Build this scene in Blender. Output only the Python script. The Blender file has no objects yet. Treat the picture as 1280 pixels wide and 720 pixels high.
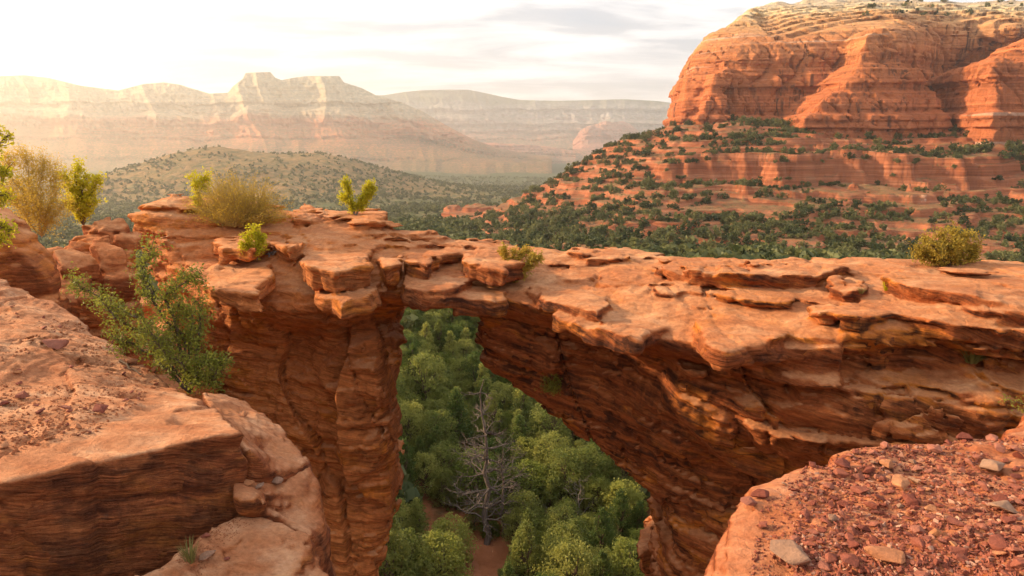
import bpy, bmesh, math, random
import numpy as np
import openvdb as vdb
from mathutils import Vector
from mathutils.bvhtree import BVHTree

SC = bpy.context.scene
COL = SC.collection
R = math.radians

# ------------------------------------------------------------------ camera
FPX, HORIZON = 849.0, 178.0                    # focal length in pixels of the 1280 wide frame, eye level row
PITCH = math.atan((360 - HORIZON) / FPX)
SP, CP = math.sin(PITCH), math.cos(PITCH)
cam = bpy.data.objects.new('camera', bpy.data.cameras.new('camera'))
COL.objects.link(cam)
cam.location = (0, 0, 0)
cam.rotation_euler = (R(90) - PITCH, 0, 0)
cam.data.sensor_width = 36
cam.data.lens = 36 * FPX / 1280
cam.data.clip_start, cam.data.clip_end = 0.1, 40000
SC.camera = cam

# ------------------------------------------------------------------ light
SUN_AZ, SUN_EL = R(-74), R(21)                 # from +Y towards +X, so the sun stands to the left and a little ahead
wd = bpy.data.worlds.new('World'); SC.world = wd; wd.use_nodes = True
wn, wl = wd.node_tree.nodes, wd.node_tree.links
wn.clear()
def wnode(t, **k):
    n = wn.new(t)
    for a, v in k.items(): setattr(n, a, v)
    return n
w_out = wnode('ShaderNodeOutputWorld'); w_bg = wnode('ShaderNodeBackground')
w_sky = wnode('ShaderNodeTexSky', sky_type='NISHITA', sun_disc=False)
w_sky.sun_elevation, w_sky.sun_rotation = SUN_EL, SUN_AZ % (2 * math.pi)
w_sky.altitude = 1400; w_sky.dust_density = 2.0
w_tc = wnode('ShaderNodeTexCoord'); w_sep = wnode('ShaderNodeSeparateXYZ')
wl.new(w_tc.outputs['Generated'], w_sep.inputs[0])
# a cloud deck: the view direction is carried to a flat layer overhead
w_z = wnode('ShaderNodeMath', operation='MAXIMUM'); wl.new(w_sep.outputs['Z'], w_z.inputs[0]); w_z.inputs[1].default_value = 0.0
w_za = wnode('ShaderNodeMath', operation='ADD'); wl.new(w_z.outputs[0], w_za.inputs[0]); w_za.inputs[1].default_value = 0.10
w_div = wnode('ShaderNodeVectorMath', operation='DIVIDE'); wl.new(w_tc.outputs['Generated'], w_div.inputs[0])
w_cmb = wnode('ShaderNodeCombineXYZ')
for i in range(3): wl.new(w_za.outputs[0], w_cmb.inputs[i])
wl.new(w_cmb.outputs[0], w_div.inputs[1])
w_map = wnode('ShaderNodeMapping'); w_map.inputs['Scale'].default_value = (0.8, 1.5, 0.0)
w_map.inputs['Location'].default_value = (3.3, 1.7, 0)
wl.new(w_div.outputs[0], w_map.inputs[0])
w_no = wnode('ShaderNodeTexNoise'); w_no.inputs['Scale'].default_value = 1.15
w_no.inputs['Detail'].default_value = 7; w_no.inputs['Roughness'].default_value = 0.60; w_no.inputs['Distortion'].default_value = 0.3
wl.new(w_map.outputs[0], w_no.inputs['Vector'])
w_rc = wnode('ShaderNodeValToRGB')             # cloud body: grey bases to white
w_rc.color_ramp.elements[0].position = 0.41; w_rc.color_ramp.elements[0].color = (4.1, 4.45, 5.0, 1)
w_rc.color_ramp.elements[1].position = 0.61; w_rc.color_ramp.elements[1].color = (9.0, 9.0, 9.0, 1)
wl.new(w_no.outputs['Fac'], w_rc.inputs[0])
w_rm = wnode('ShaderNodeMapRange'); w_rm.inputs['From Min'].default_value = 0.30; w_rm.inputs['From Max'].default_value = 0.46
w_rm.inputs['To Min'].default_value = 0.55; w_rm.inputs['To Max'].default_value = 0.97
wl.new(w_no.outputs['Fac'], w_rm.inputs['Value'])
w_mx = wnode('ShaderNodeMix', data_type='RGBA')
wl.new(w_rm.outputs[0], w_mx.inputs['Factor']); wl.new(w_sky.outputs[0], w_mx.inputs['A']); wl.new(w_rc.outputs[0], w_mx.inputs['B'])
wl.new(w_mx.outputs['Result'], w_bg.inputs['Color'])
w_bg.inputs['Strength'].default_value = 0.085
wl.new(w_bg.outputs[0], w_out.inputs['Surface'])

sl = bpy.data.lights.new('sun', 'SUN'); sl.energy = 5.0; sl.angle = R(3.0); sl.color = (1.0, 0.73, 0.43)
sun = bpy.data.objects.new('sun', sl); COL.objects.link(sun)
to_sun = Vector((math.sin(SUN_AZ) * math.cos(SUN_EL), math.cos(SUN_AZ) * math.cos(SUN_EL), math.sin(SUN_EL)))
sun.rotation_euler = to_sun.to_track_quat('Z', 'Y').to_euler()

vs = SC.view_settings
SC.display_settings.display_device = 'sRGB'
vs.view_transform, vs.look, vs.exposure, vs.gamma, vs.use_curve_mapping = 'Standard', 'None', 1.0, 1.0, False
cy = SC.cycles
cy.use_denoising = True; cy.max_bounces = 6; cy.diffuse_bounces = 3; cy.glossy_bounces = 1; cy.transmission_bounces = 3
cy.volume_bounces = 1; cy.transparent_max_bounces = 4; cy.use_adaptive_sampling = True; cy.adaptive_threshold = 0.02
cy.caustics_reflective = cy.caustics_refractive = False

# ------------------------------------------------------------------ small helpers
def ray(px, py):
    a, b = (px - 640) / FPX, (360 - py) / FPX
    return np.array([a, CP + b * SP, -SP + b * CP])
def at(px, py, Y):                             # the point at ground distance Y seen there in the photograph
    d = ray(px, py); return d * (Y / d[1])
def at_z(px, py, z):
    d = ray(px, py); return d * (z / d[2])
def to_px(p):
    p = np.asarray(p, dtype=np.float64)
    x, y, z = p[..., 0], p[..., 1], p[..., 2]
    c = y * CP - z * SP; u = y * SP + z * CP
    return 640 + FPX * x / c, 360 - FPX * u / c

def hash3(ix, iy, iz, seed):
    n = (ix.astype(np.uint32) * np.uint32(374761393) + iy.astype(np.uint32) * np.uint32(668265263)
         + iz.astype(np.uint32) * np.uint32(2246822519) + np.uint32((seed * 3266489917) & 0xffffffff))
    n = (n ^ (n >> np.uint32(15))) * np.uint32(2246822519)
    n = (n ^ (n >> np.uint32(13))) * np.uint32(3266489917)
    n = n ^ (n >> np.uint32(16))
    return (n & np.uint32(0xffffff)).astype(np.float32) / np.float32(0xffffff)
def vnoise(x, y, z, seed=0):                   # smooth noise, -1..1
    x = np.asarray(x, np.float32); y = np.asarray(y, np.float32); z = np.asarray(z, np.float32)
    x, y, z = np.broadcast_arrays(x, y, z)
    fx, fy, fz = np.floor(x), np.floor(y), np.floor(z)
    ix, iy, iz = fx.astype(np.int32), fy.astype(np.int32), fz.astype(np.int32)
    tx, ty, tz = x - fx, y - fy, z - fz
    tx = tx * tx * (3 - 2 * tx); ty = ty * ty * (3 - 2 * ty); tz = tz * tz * (3 - 2 * tz)
    def c(a, b, d): return hash3(ix + a, iy + b, iz + d, seed)
    r0 = (c(0, 0, 0) * (1 - tx) + c(1, 0, 0) * tx) * (1 - ty) + (c(0, 1, 0) * (1 - tx) + c(1, 1, 0) * tx) * ty
    r1 = (c(0, 0, 1) * (1 - tx) + c(1, 0, 1) * tx) * (1 - ty) + (c(0, 1, 1) * (1 - tx) + c(1, 1, 1) * tx) * ty
    return (r0 * (1 - tz) + r1 * tz) * 2 - 1
def fbm(x, y, z, oct=3, seed=0, gain=0.5):
    s, a = 0, 1.0
    for o in range(oct):
        s = s + a * vnoise(x, y, z, seed + o); x, y, z, a = x * 2.03, y * 2.03, z * 2.03, a * gain
    return s
def sstep(a, b, t):
    t = np.clip((t - a) / (b - a), 0, 1); return t * t * (3 - 2 * t)
def plateaus(t, seed, edge=0.72):              # layered profile: flat runs with sharp steps
    f = np.floor(t); fr = t - f
    i = f.astype(np.int32); o = np.zeros_like(i)
    w = sstep(edge, 1.0, fr)
    return (hash3(i, o, o, seed) * (1 - w) + hash3(i + 1, o, o, seed) * w) * 2 - 1

def worley(x, y, k, seed=0):                   # cell value and distance to the border of broken blocks within one bed
    x, y = np.asarray(x, np.float32), np.asarray(y, np.float32); k = np.asarray(k).astype(np.int32)
    ix, iy = np.floor(x).astype(np.int32), np.floor(y).astype(np.int32)
    f1 = np.full(x.shape, 9, np.float32); f2 = f1.copy(); v = np.zeros_like(f1)
    for a in (-1, 0, 1):
        for b in (-1, 0, 1):
            cx, cy_ = ix + a, iy + b
            d = (cx + hash3(cx, cy_, k, seed) - x) ** 2 + (cy_ + hash3(cx, cy_, k, seed + 1) - y) ** 2
            n = d < f1; f2 = np.where(n, f1, np.minimum(f2, d)); v = np.where(n, hash3(cx, cy_, k, seed + 2), v); f1 = np.where(n, d, f1)
    return v, np.sqrt(f2) - np.sqrt(f1)

def rbf(pts, vals, smooth=0.0):
    P = np.asarray(pts, float); n = len(P); sc = np.ptp(P, axis=0).max() + 1e-9; c = P.mean(0)
    Q = (P - c) / sc
    def k(r2): return 0.5 * r2 * np.log(r2 + 1e-12)
    d2 = ((Q[:, None] - Q[None]) ** 2).sum(-1)
    A = np.zeros((n + 3, n + 3)); A[:n, :n] = k(d2) + smooth * np.eye(n)
    A[:n, n] = 1; A[:n, n + 1:] = Q; A[n, :n] = 1; A[n + 1:, :n] = Q.T
    w = np.linalg.solve(A, np.r_[np.asarray(vals, float), 0, 0, 0])
    def f(a, b):
        a, b = np.broadcast_arrays(np.asarray(a, float), np.asarray(b, float))
        qa, qb = (a - c[0]) / sc, (b - c[1]) / sc
        r = w[n] + w[n + 1] * qa + w[n + 2] * qb
        for i in range(n):
            r = r + w[i] * k((qa - Q[i, 0]) ** 2 + (qb - Q[i, 1]) ** 2)
        return r
    return f

def poly_sdf(px, py, poly):                    # signed distance to a polygon, negative inside
    poly = np.asarray(poly, float); n = len(poly)
    d = np.full(np.shape(px), 1e18); s = np.ones(np.shape(px))
    for i in range(n):
        a, b = poly[i], poly[i - 1]
        ex, ey = b[0] - a[0], b[1] - a[1]
        wx, wy = px - a[0], py - a[1]
        t = np.clip((wx * ex + wy * ey) / (ex * ex + ey * ey + 1e-12), 0, 1)
        d = np.minimum(d, (wx - ex * t) ** 2 + (wy - ey * t) ** 2)
        c1, c2, c3 = py >= a[1], py < b[1], ex * wy > ey * wx
        s = np.where((c1 & c2 & c3) | (~c1 & ~c2 & ~c3), -s, s)
    return s * np.sqrt(d)
def smax(a, b, k):
    h = np.clip(0.5 + 0.5 * (a - b) / k, 0, 1); return b + (a - b) * h + k * h * (1 - h)
def smin(a, b, k): return -smax(-a, -b, k)

def mesh_np(name, V, F, smooth=True):          # quads or triangles as arrays
    V = np.ascontiguousarray(V, np.float32); F = np.ascontiguousarray(F, np.int32)
    k = F.shape[1]
    me = bpy.data.meshes.new(name)
    me.vertices.add(len(V)); me.vertices.foreach_set('co', V.ravel())
    me.loops.add(F.size); me.loops.foreach_set('vertex_index', F.ravel())
    me.polygons.add(len(F)); me.polygons.foreach_set('loop_start', np.arange(0, F.size, k, dtype=np.int32))
    me.polygons.foreach_set('use_smooth', np.full(len(F), smooth))
    me.update(calc_edges=True)
    return me
def obj(name, me, mat=None, parent=None):
    o = bpy.data.objects.new(name, me); COL.objects.link(o)
    if mat is not None: me.materials.clear(); me.materials.append(mat)
    if parent is not None: o.parent = parent
    return o
def tag(o, label, cat, group=None, kind=None):
    o['label'] = label; o['category'] = cat
    if group: o['group'] = group
    if kind: o['kind'] = kind
    return o
def empty(name, loc=(0, 0, 0)):
    o = bpy.data.objects.new(name, None); COL.objects.link(o); o.location = loc; o.empty_display_size = 0.1; return o
def copy_tree(o, name=None):
    c = o.copy(); COL.objects.link(c)
    for ch in o.children:
        d = ch.copy(); d.parent = c; COL.objects.link(d)
    return c

def sdf_mesh(lo, hi, vox, base, detail=None, band=0.9):
    """base(x,y,z) on the whole grid, detail(x,y,z) only near its surface; returns vertices and quads"""
    lo = np.asarray(lo, float); n = np.ceil((np.asarray(hi) - lo) / vox).astype(int) + 1
    ax = [lo[i] + np.arange(n[i]) * vox for i in range(3)]
    D = np.empty(tuple(n), np.float32)
    X2, Y2 = ax[0][:, None], ax[1][None, :]
    for k, z in enumerate(ax[2]): D[:, :, k] = base(X2, Y2, z)
    if detail is not None:
        idx = np.nonzero(np.abs(D) < band)
        x, y, z = (ax[i][idx[i]].astype(np.float32) for i in range(3))
        D[idx] += detail(x, y, z).astype(np.float32)
    big = np.float32(vox * 3)
    D = np.clip(D, -big, big)
    D[0], D[-1], D[:, 0], D[:, -1], D[:, :, 0], D[:, :, -1] = big, big, big, big, big, big
    g = vdb.FloatGrid(float(big)); g.copyFromArray(D); del D
    P, Q = g.convertToQuads(0.0)
    P = np.asarray(P, np.float64) * vox + lo; Q = np.asarray(Q, np.int32)
    # outward winding
    a, b, c = P[Q[:, 0]], P[Q[:, 1]], P[Q[:, 2]]
    vol = (np.cross(a, b) * c).sum()
    if vol < 0: Q = Q[:, ::-1]
    # keep only the largest connected body
    lab = np.arange(len(P))
    for _ in range(200):
        m = lab[Q].min(1); new = lab.copy()
        for j in range(4): np.minimum.at(new, Q[:, j], m)
        new = new[new]
        if (new == lab).all(): break
        lab = new
    u, cnt = np.unique(lab[Q[:, 0]], return_counts=True)
    keep = lab[Q[:, 0]] == u[cnt.argmax()]
    Q = Q[keep]; used = np.unique(Q); re = np.full(len(P), -1, np.int64); re[used] = np.arange(len(used))
    return P[used], re[Q].astype(np.int32)

def bedded(amp=1.0, dip=(0.03, 0.0), seed=1, sizes=((0.62, 0.20), (0.24, 0.10), (0.10, 0.04)), blob=0.22, blob_s=1.6, warp=0.35, cells=2.4):
    """relief of bedded sandstone: ledges that follow the bedding, broken blocks, rounded lumps"""
    def f(x, y, z):
        zw = z + dip[0] * x + dip[1] * y + warp * vnoise(x * 0.22 / amp, y * 0.22 / amp, z * 0.12 / amp, seed + 50) * amp
        d = blob * amp * (fbm(x / blob_s / amp, y / blob_s / amp, z / blob_s / amp, 2, seed + 10) + 0.6 * (0.4 - np.abs(vnoise(x / blob_s * 2.2, y / blob_s * 2.2, z / blob_s * 1.6, seed + 13))))
        wx, wy = 0.25 * vnoise(x * 1.7, y * 1.7, z * 1.7, seed + 31), 0.25 * vnoise(x * 1.7, y * 1.7, z * 1.7, seed + 32)
        for i, (h, a) in enumerate(sizes):
            t = zw / (h * amp) + 0.15 * vnoise(x * 2 / (h * amp) * 0.5, y * 2 / (h * amp) * 0.5, 0, seed + 90); fl = np.floor(t)
            s = cells * h * amp
            v, e = worley((x + wx * h * 2) / s + fl * 7.31, (y + wy * h * 2) / s + fl * 3.7, fl, seed + 70 + i)
            fr = t - fl
            a = a * (0.35 + 0.95 * sstep(-0.45, 0.5, vnoise(x / 2.6 / amp, y / 2.6 / amp, z / 1.5 / amp, seed + 40 + i)))
            d = d + a * amp * plateaus(t, seed + 20 + i, 0.86) + a * 1.5 * amp * (v - 0.5) + a * 0.9 * amp * sstep(0.07, 0.0, e) + a * 0.8 * amp * sstep(0.10, 0.0, np.minimum(fr, 1 - fr))
        return d
    return f

# ------------------------------------------------------------------ materials
class M:                                       # tiny node writer
    def __init__(s, name):
        s.m = bpy.data.materials.new(name); s.m.use_nodes = True
        s.n, s.l = s.m.node_tree.nodes, s.m.node_tree.links; s.n.clear()
        s.out = s.n.new('ShaderNodeOutputMaterial'); s.geo = s.n.new('ShaderNodeNewGeometry')
        s.tc = s.n.new('ShaderNodeTexCoord'); s.oi = s.n.new('ShaderNodeObjectInfo')
        s.co = s.geo.outputs['Position']
    def put(s, sock, v):
        if isinstance(v, bpy.types.NodeSocket): s.l.new(v, sock)
        elif isinstance(v, (int, float)): sock.default_value = v
        else: sock.default_value = tuple(v) + ((1.0,) if len(v) == 3 and len(sock.default_value) == 4 else ())
    def math(s, op, a, b=0.0, c=None):
        n = s.n.new('ShaderNodeMath'); n.operation = op; s.put(n.inputs[0], a); s.put(n.inputs[1], b)
        if c is not None: s.put(n.inputs[2], c)
        return n.outputs[0]
    def map(s, v, scale, loc=(0, 0, 0), rot=(0, 0, 0)):
        n = s.n.new('ShaderNodeMapping'); s.l.new(v, n.inputs[0]); n.inputs['Scale'].default_value = scale
        n.inputs['Location'].default_value = loc; n.inputs['Rotation'].default_value = rot; return n.outputs[0]
    def noise(s, v, scale=1.0, detail=4.0, rough=0.55, dist=0.0, col=False):
        n = s.n.new('ShaderNodeTexNoise'); s.l.new(v, n.inputs['Vector']); n.inputs['Scale'].default_value = scale
        n.inputs['Detail'].default_value = detail; n.inputs['Roughness'].default_value = rough; n.inputs['Distortion'].default_value = dist
        return n.outputs['Color' if col else 'Fac']
    def voro(s, v, scale, feature='F1', out='Distance'):
        n = s.n.new('ShaderNodeTexVoronoi'); n.feature = feature; s.l.new(v, n.inputs['Vector']); n.inputs['Scale'].default_value = scale
        return n.outputs[out]
    def rng(s, v, a, b, c=0.0, d=1.0):
        n = s.n.new('ShaderNodeMapRange'); s.put(n.inputs['Value'], v)
        for k, q in zip(('From Min', 'From Max', 'To Min', 'To Max'), (a, b, c, d)): s.put(n.inputs[k], q)
        return n.outputs[0]
    def ramp(s, v, stops, interp='LINEAR'):
        n = s.n.new('ShaderNodeValToRGB'); s.l.new(v, n.inputs[0]); e = n.color_ramp.elements; n.color_ramp.interpolation = interp
        while len(e) < len(stops): e.new(0.5)
        for q, (p, c) in zip(e, sorted(stops, key=lambda t: t[0])): q.position = p; q.color = tuple(c) + (1,)
        return n.outputs[0]
    def mix(s, f, a, b, blend='MIX'):
        n = s.n.new('ShaderNodeMix'); n.data_type = 'RGBA'; n.blend_type = blend
        s.put(n.inputs['Factor'], f); s.put(n.inputs['A'], a); s.put(n.inputs['B'], b); return n.outputs['Result']
    def sep(s, v):
        n = s.n.new('ShaderNodeSeparateXYZ'); s.l.new(v, n.inputs[0]); return n.outputs
    def vadd(s, a, b, op='ADD'):
        n = s.n.new('ShaderNodeVectorMath'); n.operation = op; s.put(n.inputs[0], a); s.put(n.inputs[1], b); return n.outputs[0]
    def bump(s, h, strength=0.5, dist=0.05, normal=None):
        n = s.n.new('ShaderNodeBump'); s.l.new(h, n.inputs['Height']); n.inputs['Strength'].default_value = strength
        n.inputs['Distance'].default_value = dist
        if normal is not None: s.l.new(normal, n.inputs['Normal'])
        return n.outputs[0]
    def done(s, col, normal=None, rough=0.9, spec=0.15, transl=0.0):
        b = s.n.new('ShaderNodeBsdfPrincipled'); s.put(b.inputs['Base Color'], col); s.put(b.inputs['Roughness'], rough)
        b.inputs['Specular IOR Level'].default_value = spec
        if normal is not None: s.l.new(normal, b.inputs['Normal'])
        sh = b.outputs[0]
        if transl > 0:
            t = s.n.new('ShaderNodeBsdfTranslucent'); s.put(t.inputs['Color'], col)
            m = s.n.new('ShaderNodeMixShader'); m.inputs[0].default_value = transl
            s.l.new(sh, m.inputs[1]); s.l.new(t.outputs[0], m.inputs[2]); sh = m.outputs[0]
        s.l.new(sh, s.out.inputs['Surface']); return s.m

def rock_mat(name, size=1.0, tone=(1, 1, 1), varnish=0.8, top=0.75, ocher=0.35, bump=0.6, dip=(0.05, 0.0), lam=10.0, crack=0.22, pier=False, dust=(0.45, 0.88), sx=1.0):
    m = M(name); x_, y_, z_ = m.sep(m.map(m.co, (1 / size,) * 3))
    wv = m.noise(m.map(m.co, (0.35 / size,) * 3), 1.0, 3, 0.5)
    zb = m.math('ADD', m.math('ADD', z_, m.math('MULTIPLY', x_, dip[0])), m.math('ADD', m.math('MULTIPLY', y_, dip[1]), m.math('MULTIPLY', wv, 0.9)))
    # beds are offset from block to block
    blk = m.sep(m.voro(m.vadd(m.map(m.co, (0.55 / size, 0.55 / size, 0.9 / size)), m.noise(m.map(m.co, (1.5 / size,) * 3), 1.0, 3, col=True)), 1.0, 'F1', 'Color'))[0]
    zb = m.math('ADD', zb, m.math('MULTIPLY', blk, 0.6))
    cmb = m.n.new('ShaderNodeCombineXYZ'); m.l.new(x_, cmb.inputs[0]); m.l.new(y_, cmb.inputs[1]); m.l.new(zb, cmb.inputs[2]); b = cmb.outputs[0]
    p = m.map(m.co, (1 / size,) * 3)
    def t(c): return tuple(min(1, a * q) for a, q in zip(c, tone))
    big = m.noise(p, 0.45, 5, 0.6)
    bed = m.noise(m.map(b, (0.65 * sx, 0.65 * sx, 5.0)), 1.0, 8, 0.65, 0.3)
    fine = m.noise(p, 9.0, 8, 0.68)
    nz = m.sep(m.geo.outputs['Normal'])[2]; anz = m.math('ABSOLUTE', nz)
    c = m.ramp(bed, [(0.28, t((0.14, 0.037, 0.014))), (0.44, t((0.27, 0.078, 0.027))), (0.56, t((0.36, 0.115, 0.040))), (0.72, t((0.44, 0.165, 0.065)))])
    if pier: c = m.mix(m.math('MULTIPLY', m.rng(x_, -2.2, -4.4), m.rng(m.noise(p, 0.8, 6, 0.65), 0.30, 0.55, 0.35, 0.9)), c, (0.60, 0.205, 0.062))  # warm glow of the left pier put into its colour, stronger leftwards
    # iron ochre patches on broken faces
    oc = m.rng(m.noise(m.map(b, (0.55, 0.55, 1.6)), 1.0, 7, 0.68), 0.53, 0.62)
    c = m.mix(m.math('MULTIPLY', oc, ocher), c, t((0.50, 0.17, 0.030)))
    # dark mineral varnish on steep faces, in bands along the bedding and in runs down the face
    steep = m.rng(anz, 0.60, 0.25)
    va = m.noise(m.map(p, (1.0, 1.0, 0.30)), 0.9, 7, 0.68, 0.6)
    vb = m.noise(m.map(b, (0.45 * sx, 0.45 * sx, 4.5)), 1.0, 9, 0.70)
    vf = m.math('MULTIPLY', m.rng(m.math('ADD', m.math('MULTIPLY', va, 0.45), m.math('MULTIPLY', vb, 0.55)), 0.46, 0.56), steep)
    if pier: vf = m.math('MULTIPLY', vf, m.rng(x_, -4.6, -1.5, 0.22, 1.0))      # dark coat thinned on the left pier to imitate its orange-lit glow
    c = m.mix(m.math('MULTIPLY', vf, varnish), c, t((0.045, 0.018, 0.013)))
    # pale dusty upper surfaces
    tf = m.math('MULTIPLY', m.rng(nz, dust[0], dust[1]), m.rng(m.noise(p, 1.1, 7, 0.7), 0.30, 0.58, 0.45, 1.0))
    tc = m.ramp(m.noise(m.map(p, (0.6, 1.0, 1.0)), 1.1, 9, 0.68, 0.4), [(0.32, t((0.40, 0.15, 0.066))), (0.48, t((0.50, 0.22, 0.105))), (0.66, t((0.64, 0.36, 0.205)))])
    c = m.mix(m.math('MULTIPLY', tf, top), c, tc)
    # lichen and stains with their own shapes
    li = m.rng(m.noise(p, 3.4, 8, 0.72), 0.60, 0.68)
    c = m.mix(m.math('MULTIPLY', li, 0.40), c, t((0.17, 0.085, 0.055)))
    c = m.mix(0.5, c, m.ramp(fine, [(0.3, (0.27, 0.27, 0.27)), (0.7, (0.74, 0.74, 0.74))]), 'OVERLAY')
    c = m.mix(m.rng(anz, 0.85, 0.4, 0.1, 0.75), c, m.ramp(m.noise(m.map(b, (0.9 * sx, 0.9 * sx, lam * 1.5)), 1.0, 7, 0.7, 0.2), [(0.33, (0.20, 0.19, 0.19)), (0.5, (0.50, 0.50, 0.50)), (0.67, (0.80, 0.80, 0.80))]), 'OVERLAY')
    bf = m.noise(m.map(b, (1.3, 1.3, lam)), 1.0, 8, 0.62, 0.3)
    bs = m.math('SNAP', m.noise(m.map(b, (0.5, 0.5, lam * 0.45)), 1.0, 5, 0.6, 0.2), 0.055)
    side = m.rng(anz, 0.35, 0.9, 1.0, 0.15)
    h = m.math('ADD', m.math('MULTIPLY', m.math('ADD', m.math('MULTIPLY', bf, 0.7), m.math('MULTIPLY', bs, 1.6)), side), m.math('ADD', m.math('MULTIPLY', fine, 0.35), m.math('MULTIPLY', m.noise(p, 38.0, 4, 0.7), 0.10)))
    cr = m.rng(m.voro(m.vadd(m.map(b, (0.7, 0.7, 2.2)), m.noise(p, 2.0, 4, col=True)), 1.0, 'DISTANCE_TO_EDGE'), 0.0, 0.02, 0.0, 1.0)
    h = m.math('ADD', h, m.math('MULTIPLY', cr, crack))
    h = m.math('ADD', h, m.math('MULTIPLY', m.noise(p, 1.7, 6, 0.6), 0.5))
    return m.done(c, m.bump(h, bump, 0.22 * size), rough=0.88)

# ------------------------------------------------------------------ terrain
def ground_base(x, y):
    r = np.sqrt(x * x + np.maximum(y, 0) ** 2)
    z = np.interp(r, [0, 30, 42, 60, 105, 150, 260, 500, 1000, 1600, 3000, 5200, 9000],
                  [-27, -27, -28, -26.5, -22.5, -28, -41, -60, -90, -108, -132, -140, -120])
    return z
def ground_z(x, y):
    x = np.asarray(x, float); y = np.asarray(y, float); r = np.hypot(x, y)
    z = ground_base(x, y)
    z = z + 84 * np.exp(-(((x + 540) / 270) ** 2 + ((y - 1350) / 250) ** 2)) * (1 + 0.15 * vnoise(x / 120, y / 120, 0, 5))
    z = z + 22 * np.exp(-(((x + 250) / 240) ** 2 + ((y - 1500) / 190) ** 2))
    z = z + 1.3 * fbm(x / 17, y / 17, 0, 3, 31) * sstep(25, 60, r) + 0.25 * fbm(x / 2.5, y / 2.5, 0, 2, 33) * sstep(150, 60, r)
    z = z + 7 * vnoise(x / 150, y / 150, 0, 34) * sstep(180, 500, r) + 16 * vnoise(x / 520, y / 520, 0, 35) * sstep(700, 1800, r)
    z = z + 5 * sstep(-3, -16, x) * sstep(120, 60, r)      # the gully climbs to the left of the path
    z = z + 6 * sstep(8, 26, x) * sstep(120, 60, r)
    return z

hill_ctl = []
for px, rows in {1480: [(322, 245), (300, 270), (270, 315), (247, 345), (229, 362), (176, 412), (163, 452), (158, 520)],
                 1280: [(322, 245), (300, 270), (270, 315), (247, 345), (230, 365), (178, 410), (165, 450), (158, 520)],
                 1000: [(321, 240), (300, 268), (270, 315), (250, 345), (232, 368), (180, 405), (168, 440), (158, 500)],
                 850: [(322, 230), (300, 262), (271, 312), (242, 355), (226, 380), (180, 430), (157, 490), (150, 540)],
                 760: [(320, 200), (301, 240), (277, 300), (247, 370), (218, 430), (184, 490)],
                 690: [(321, 205), (305, 240), (282, 310), (254, 390), (228, 480)],
                 600: [(322, 220), (306, 280), (286, 350), (268, 480), (258, 600)]}.items():
    for py, Y in rows: hill_ctl.append(tuple(at(px, py, Y)))
hill_ctl += [(110, 620, -8), (70, 620, -34), (30, 600, -60), (200, 620, 12), (320, 640, 14), (430, 620, 14), (-40, 520, -72), (-60, 400, -64), (-60, 300, -56), (-60, 200, -48), (100, 186, -50), (200, 186, -50), (20, 184, -52), (300, 186, -50), (420, 186, -50)]
hc = np.array(hill_ctl)
hill_f = rbf(hc[:, :2], hc[:, 2], 0.0003)
def hill_z(x, y):
    x = np.asarray(x, float); y = np.asarray(y, float)
    z = hill_f(x, y)
    w = 4.5 * fbm(x / 38, y / 38, 0, 4, 41) + 1.0 * fbm(x / 6, y / 6, 0, 2, 46)
    z = z + 0.4 * w
    # the tall band of cliff, broken towards its left end
    t = (z + 23 + 0.7 * w) / 19 + 0.22 * vnoise(x / 11, y / 40, 0, 42) + 0.12 * vnoise(x / 4.5, y / 20, 0, 43)
    wide = sstep(40, 110, x - 0.12 * (y - 300))
    zb = -23 - 0.7 * w + 19 * np.where((t > 0) & (t < 1), 0.30 * sstep(0.34, 0.40, t) + 0.38 * sstep(0.47, 0.53, t) + 0.22 * sstep(0.60, 0.65, t) + t * 0.10, t)
    z = z + (zb - z) * wide * np.where((t > 0) & (t < 1), 1, 0)
    # thinner ledges
    for h, a, sd in ((4.4, 0.92, 1.7), (1.5, 0.5, 0.4)):
        q = (z + 0.45 * w + 1.5 * vnoise(x / 70, y / 40, 0, 44) + sd) / h; f = q - np.floor(q)
        z = z + a * h * (0.45 + 0.55 * sstep(-0.45, 0.25, vnoise(x / 42 + h, y / 30, 0, 45))) * (sstep(0.60, 0.80, f) - f)
    return z + 0.25 * vnoise(x / 2.1, y / 2.1, 0, 48)
def land_z(x, y): return np.maximum(ground_z(x, y), hill_z(x, y)) if False else np.where(
    (np.asarray(x) > -70) & (np.asarray(x) < 470) & (np.asarray(y) > 185) & (np.asarray(y) < 640), np.maximum(ground_z(x, y), hill_z(x, y)), ground_z(x, y))

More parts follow.
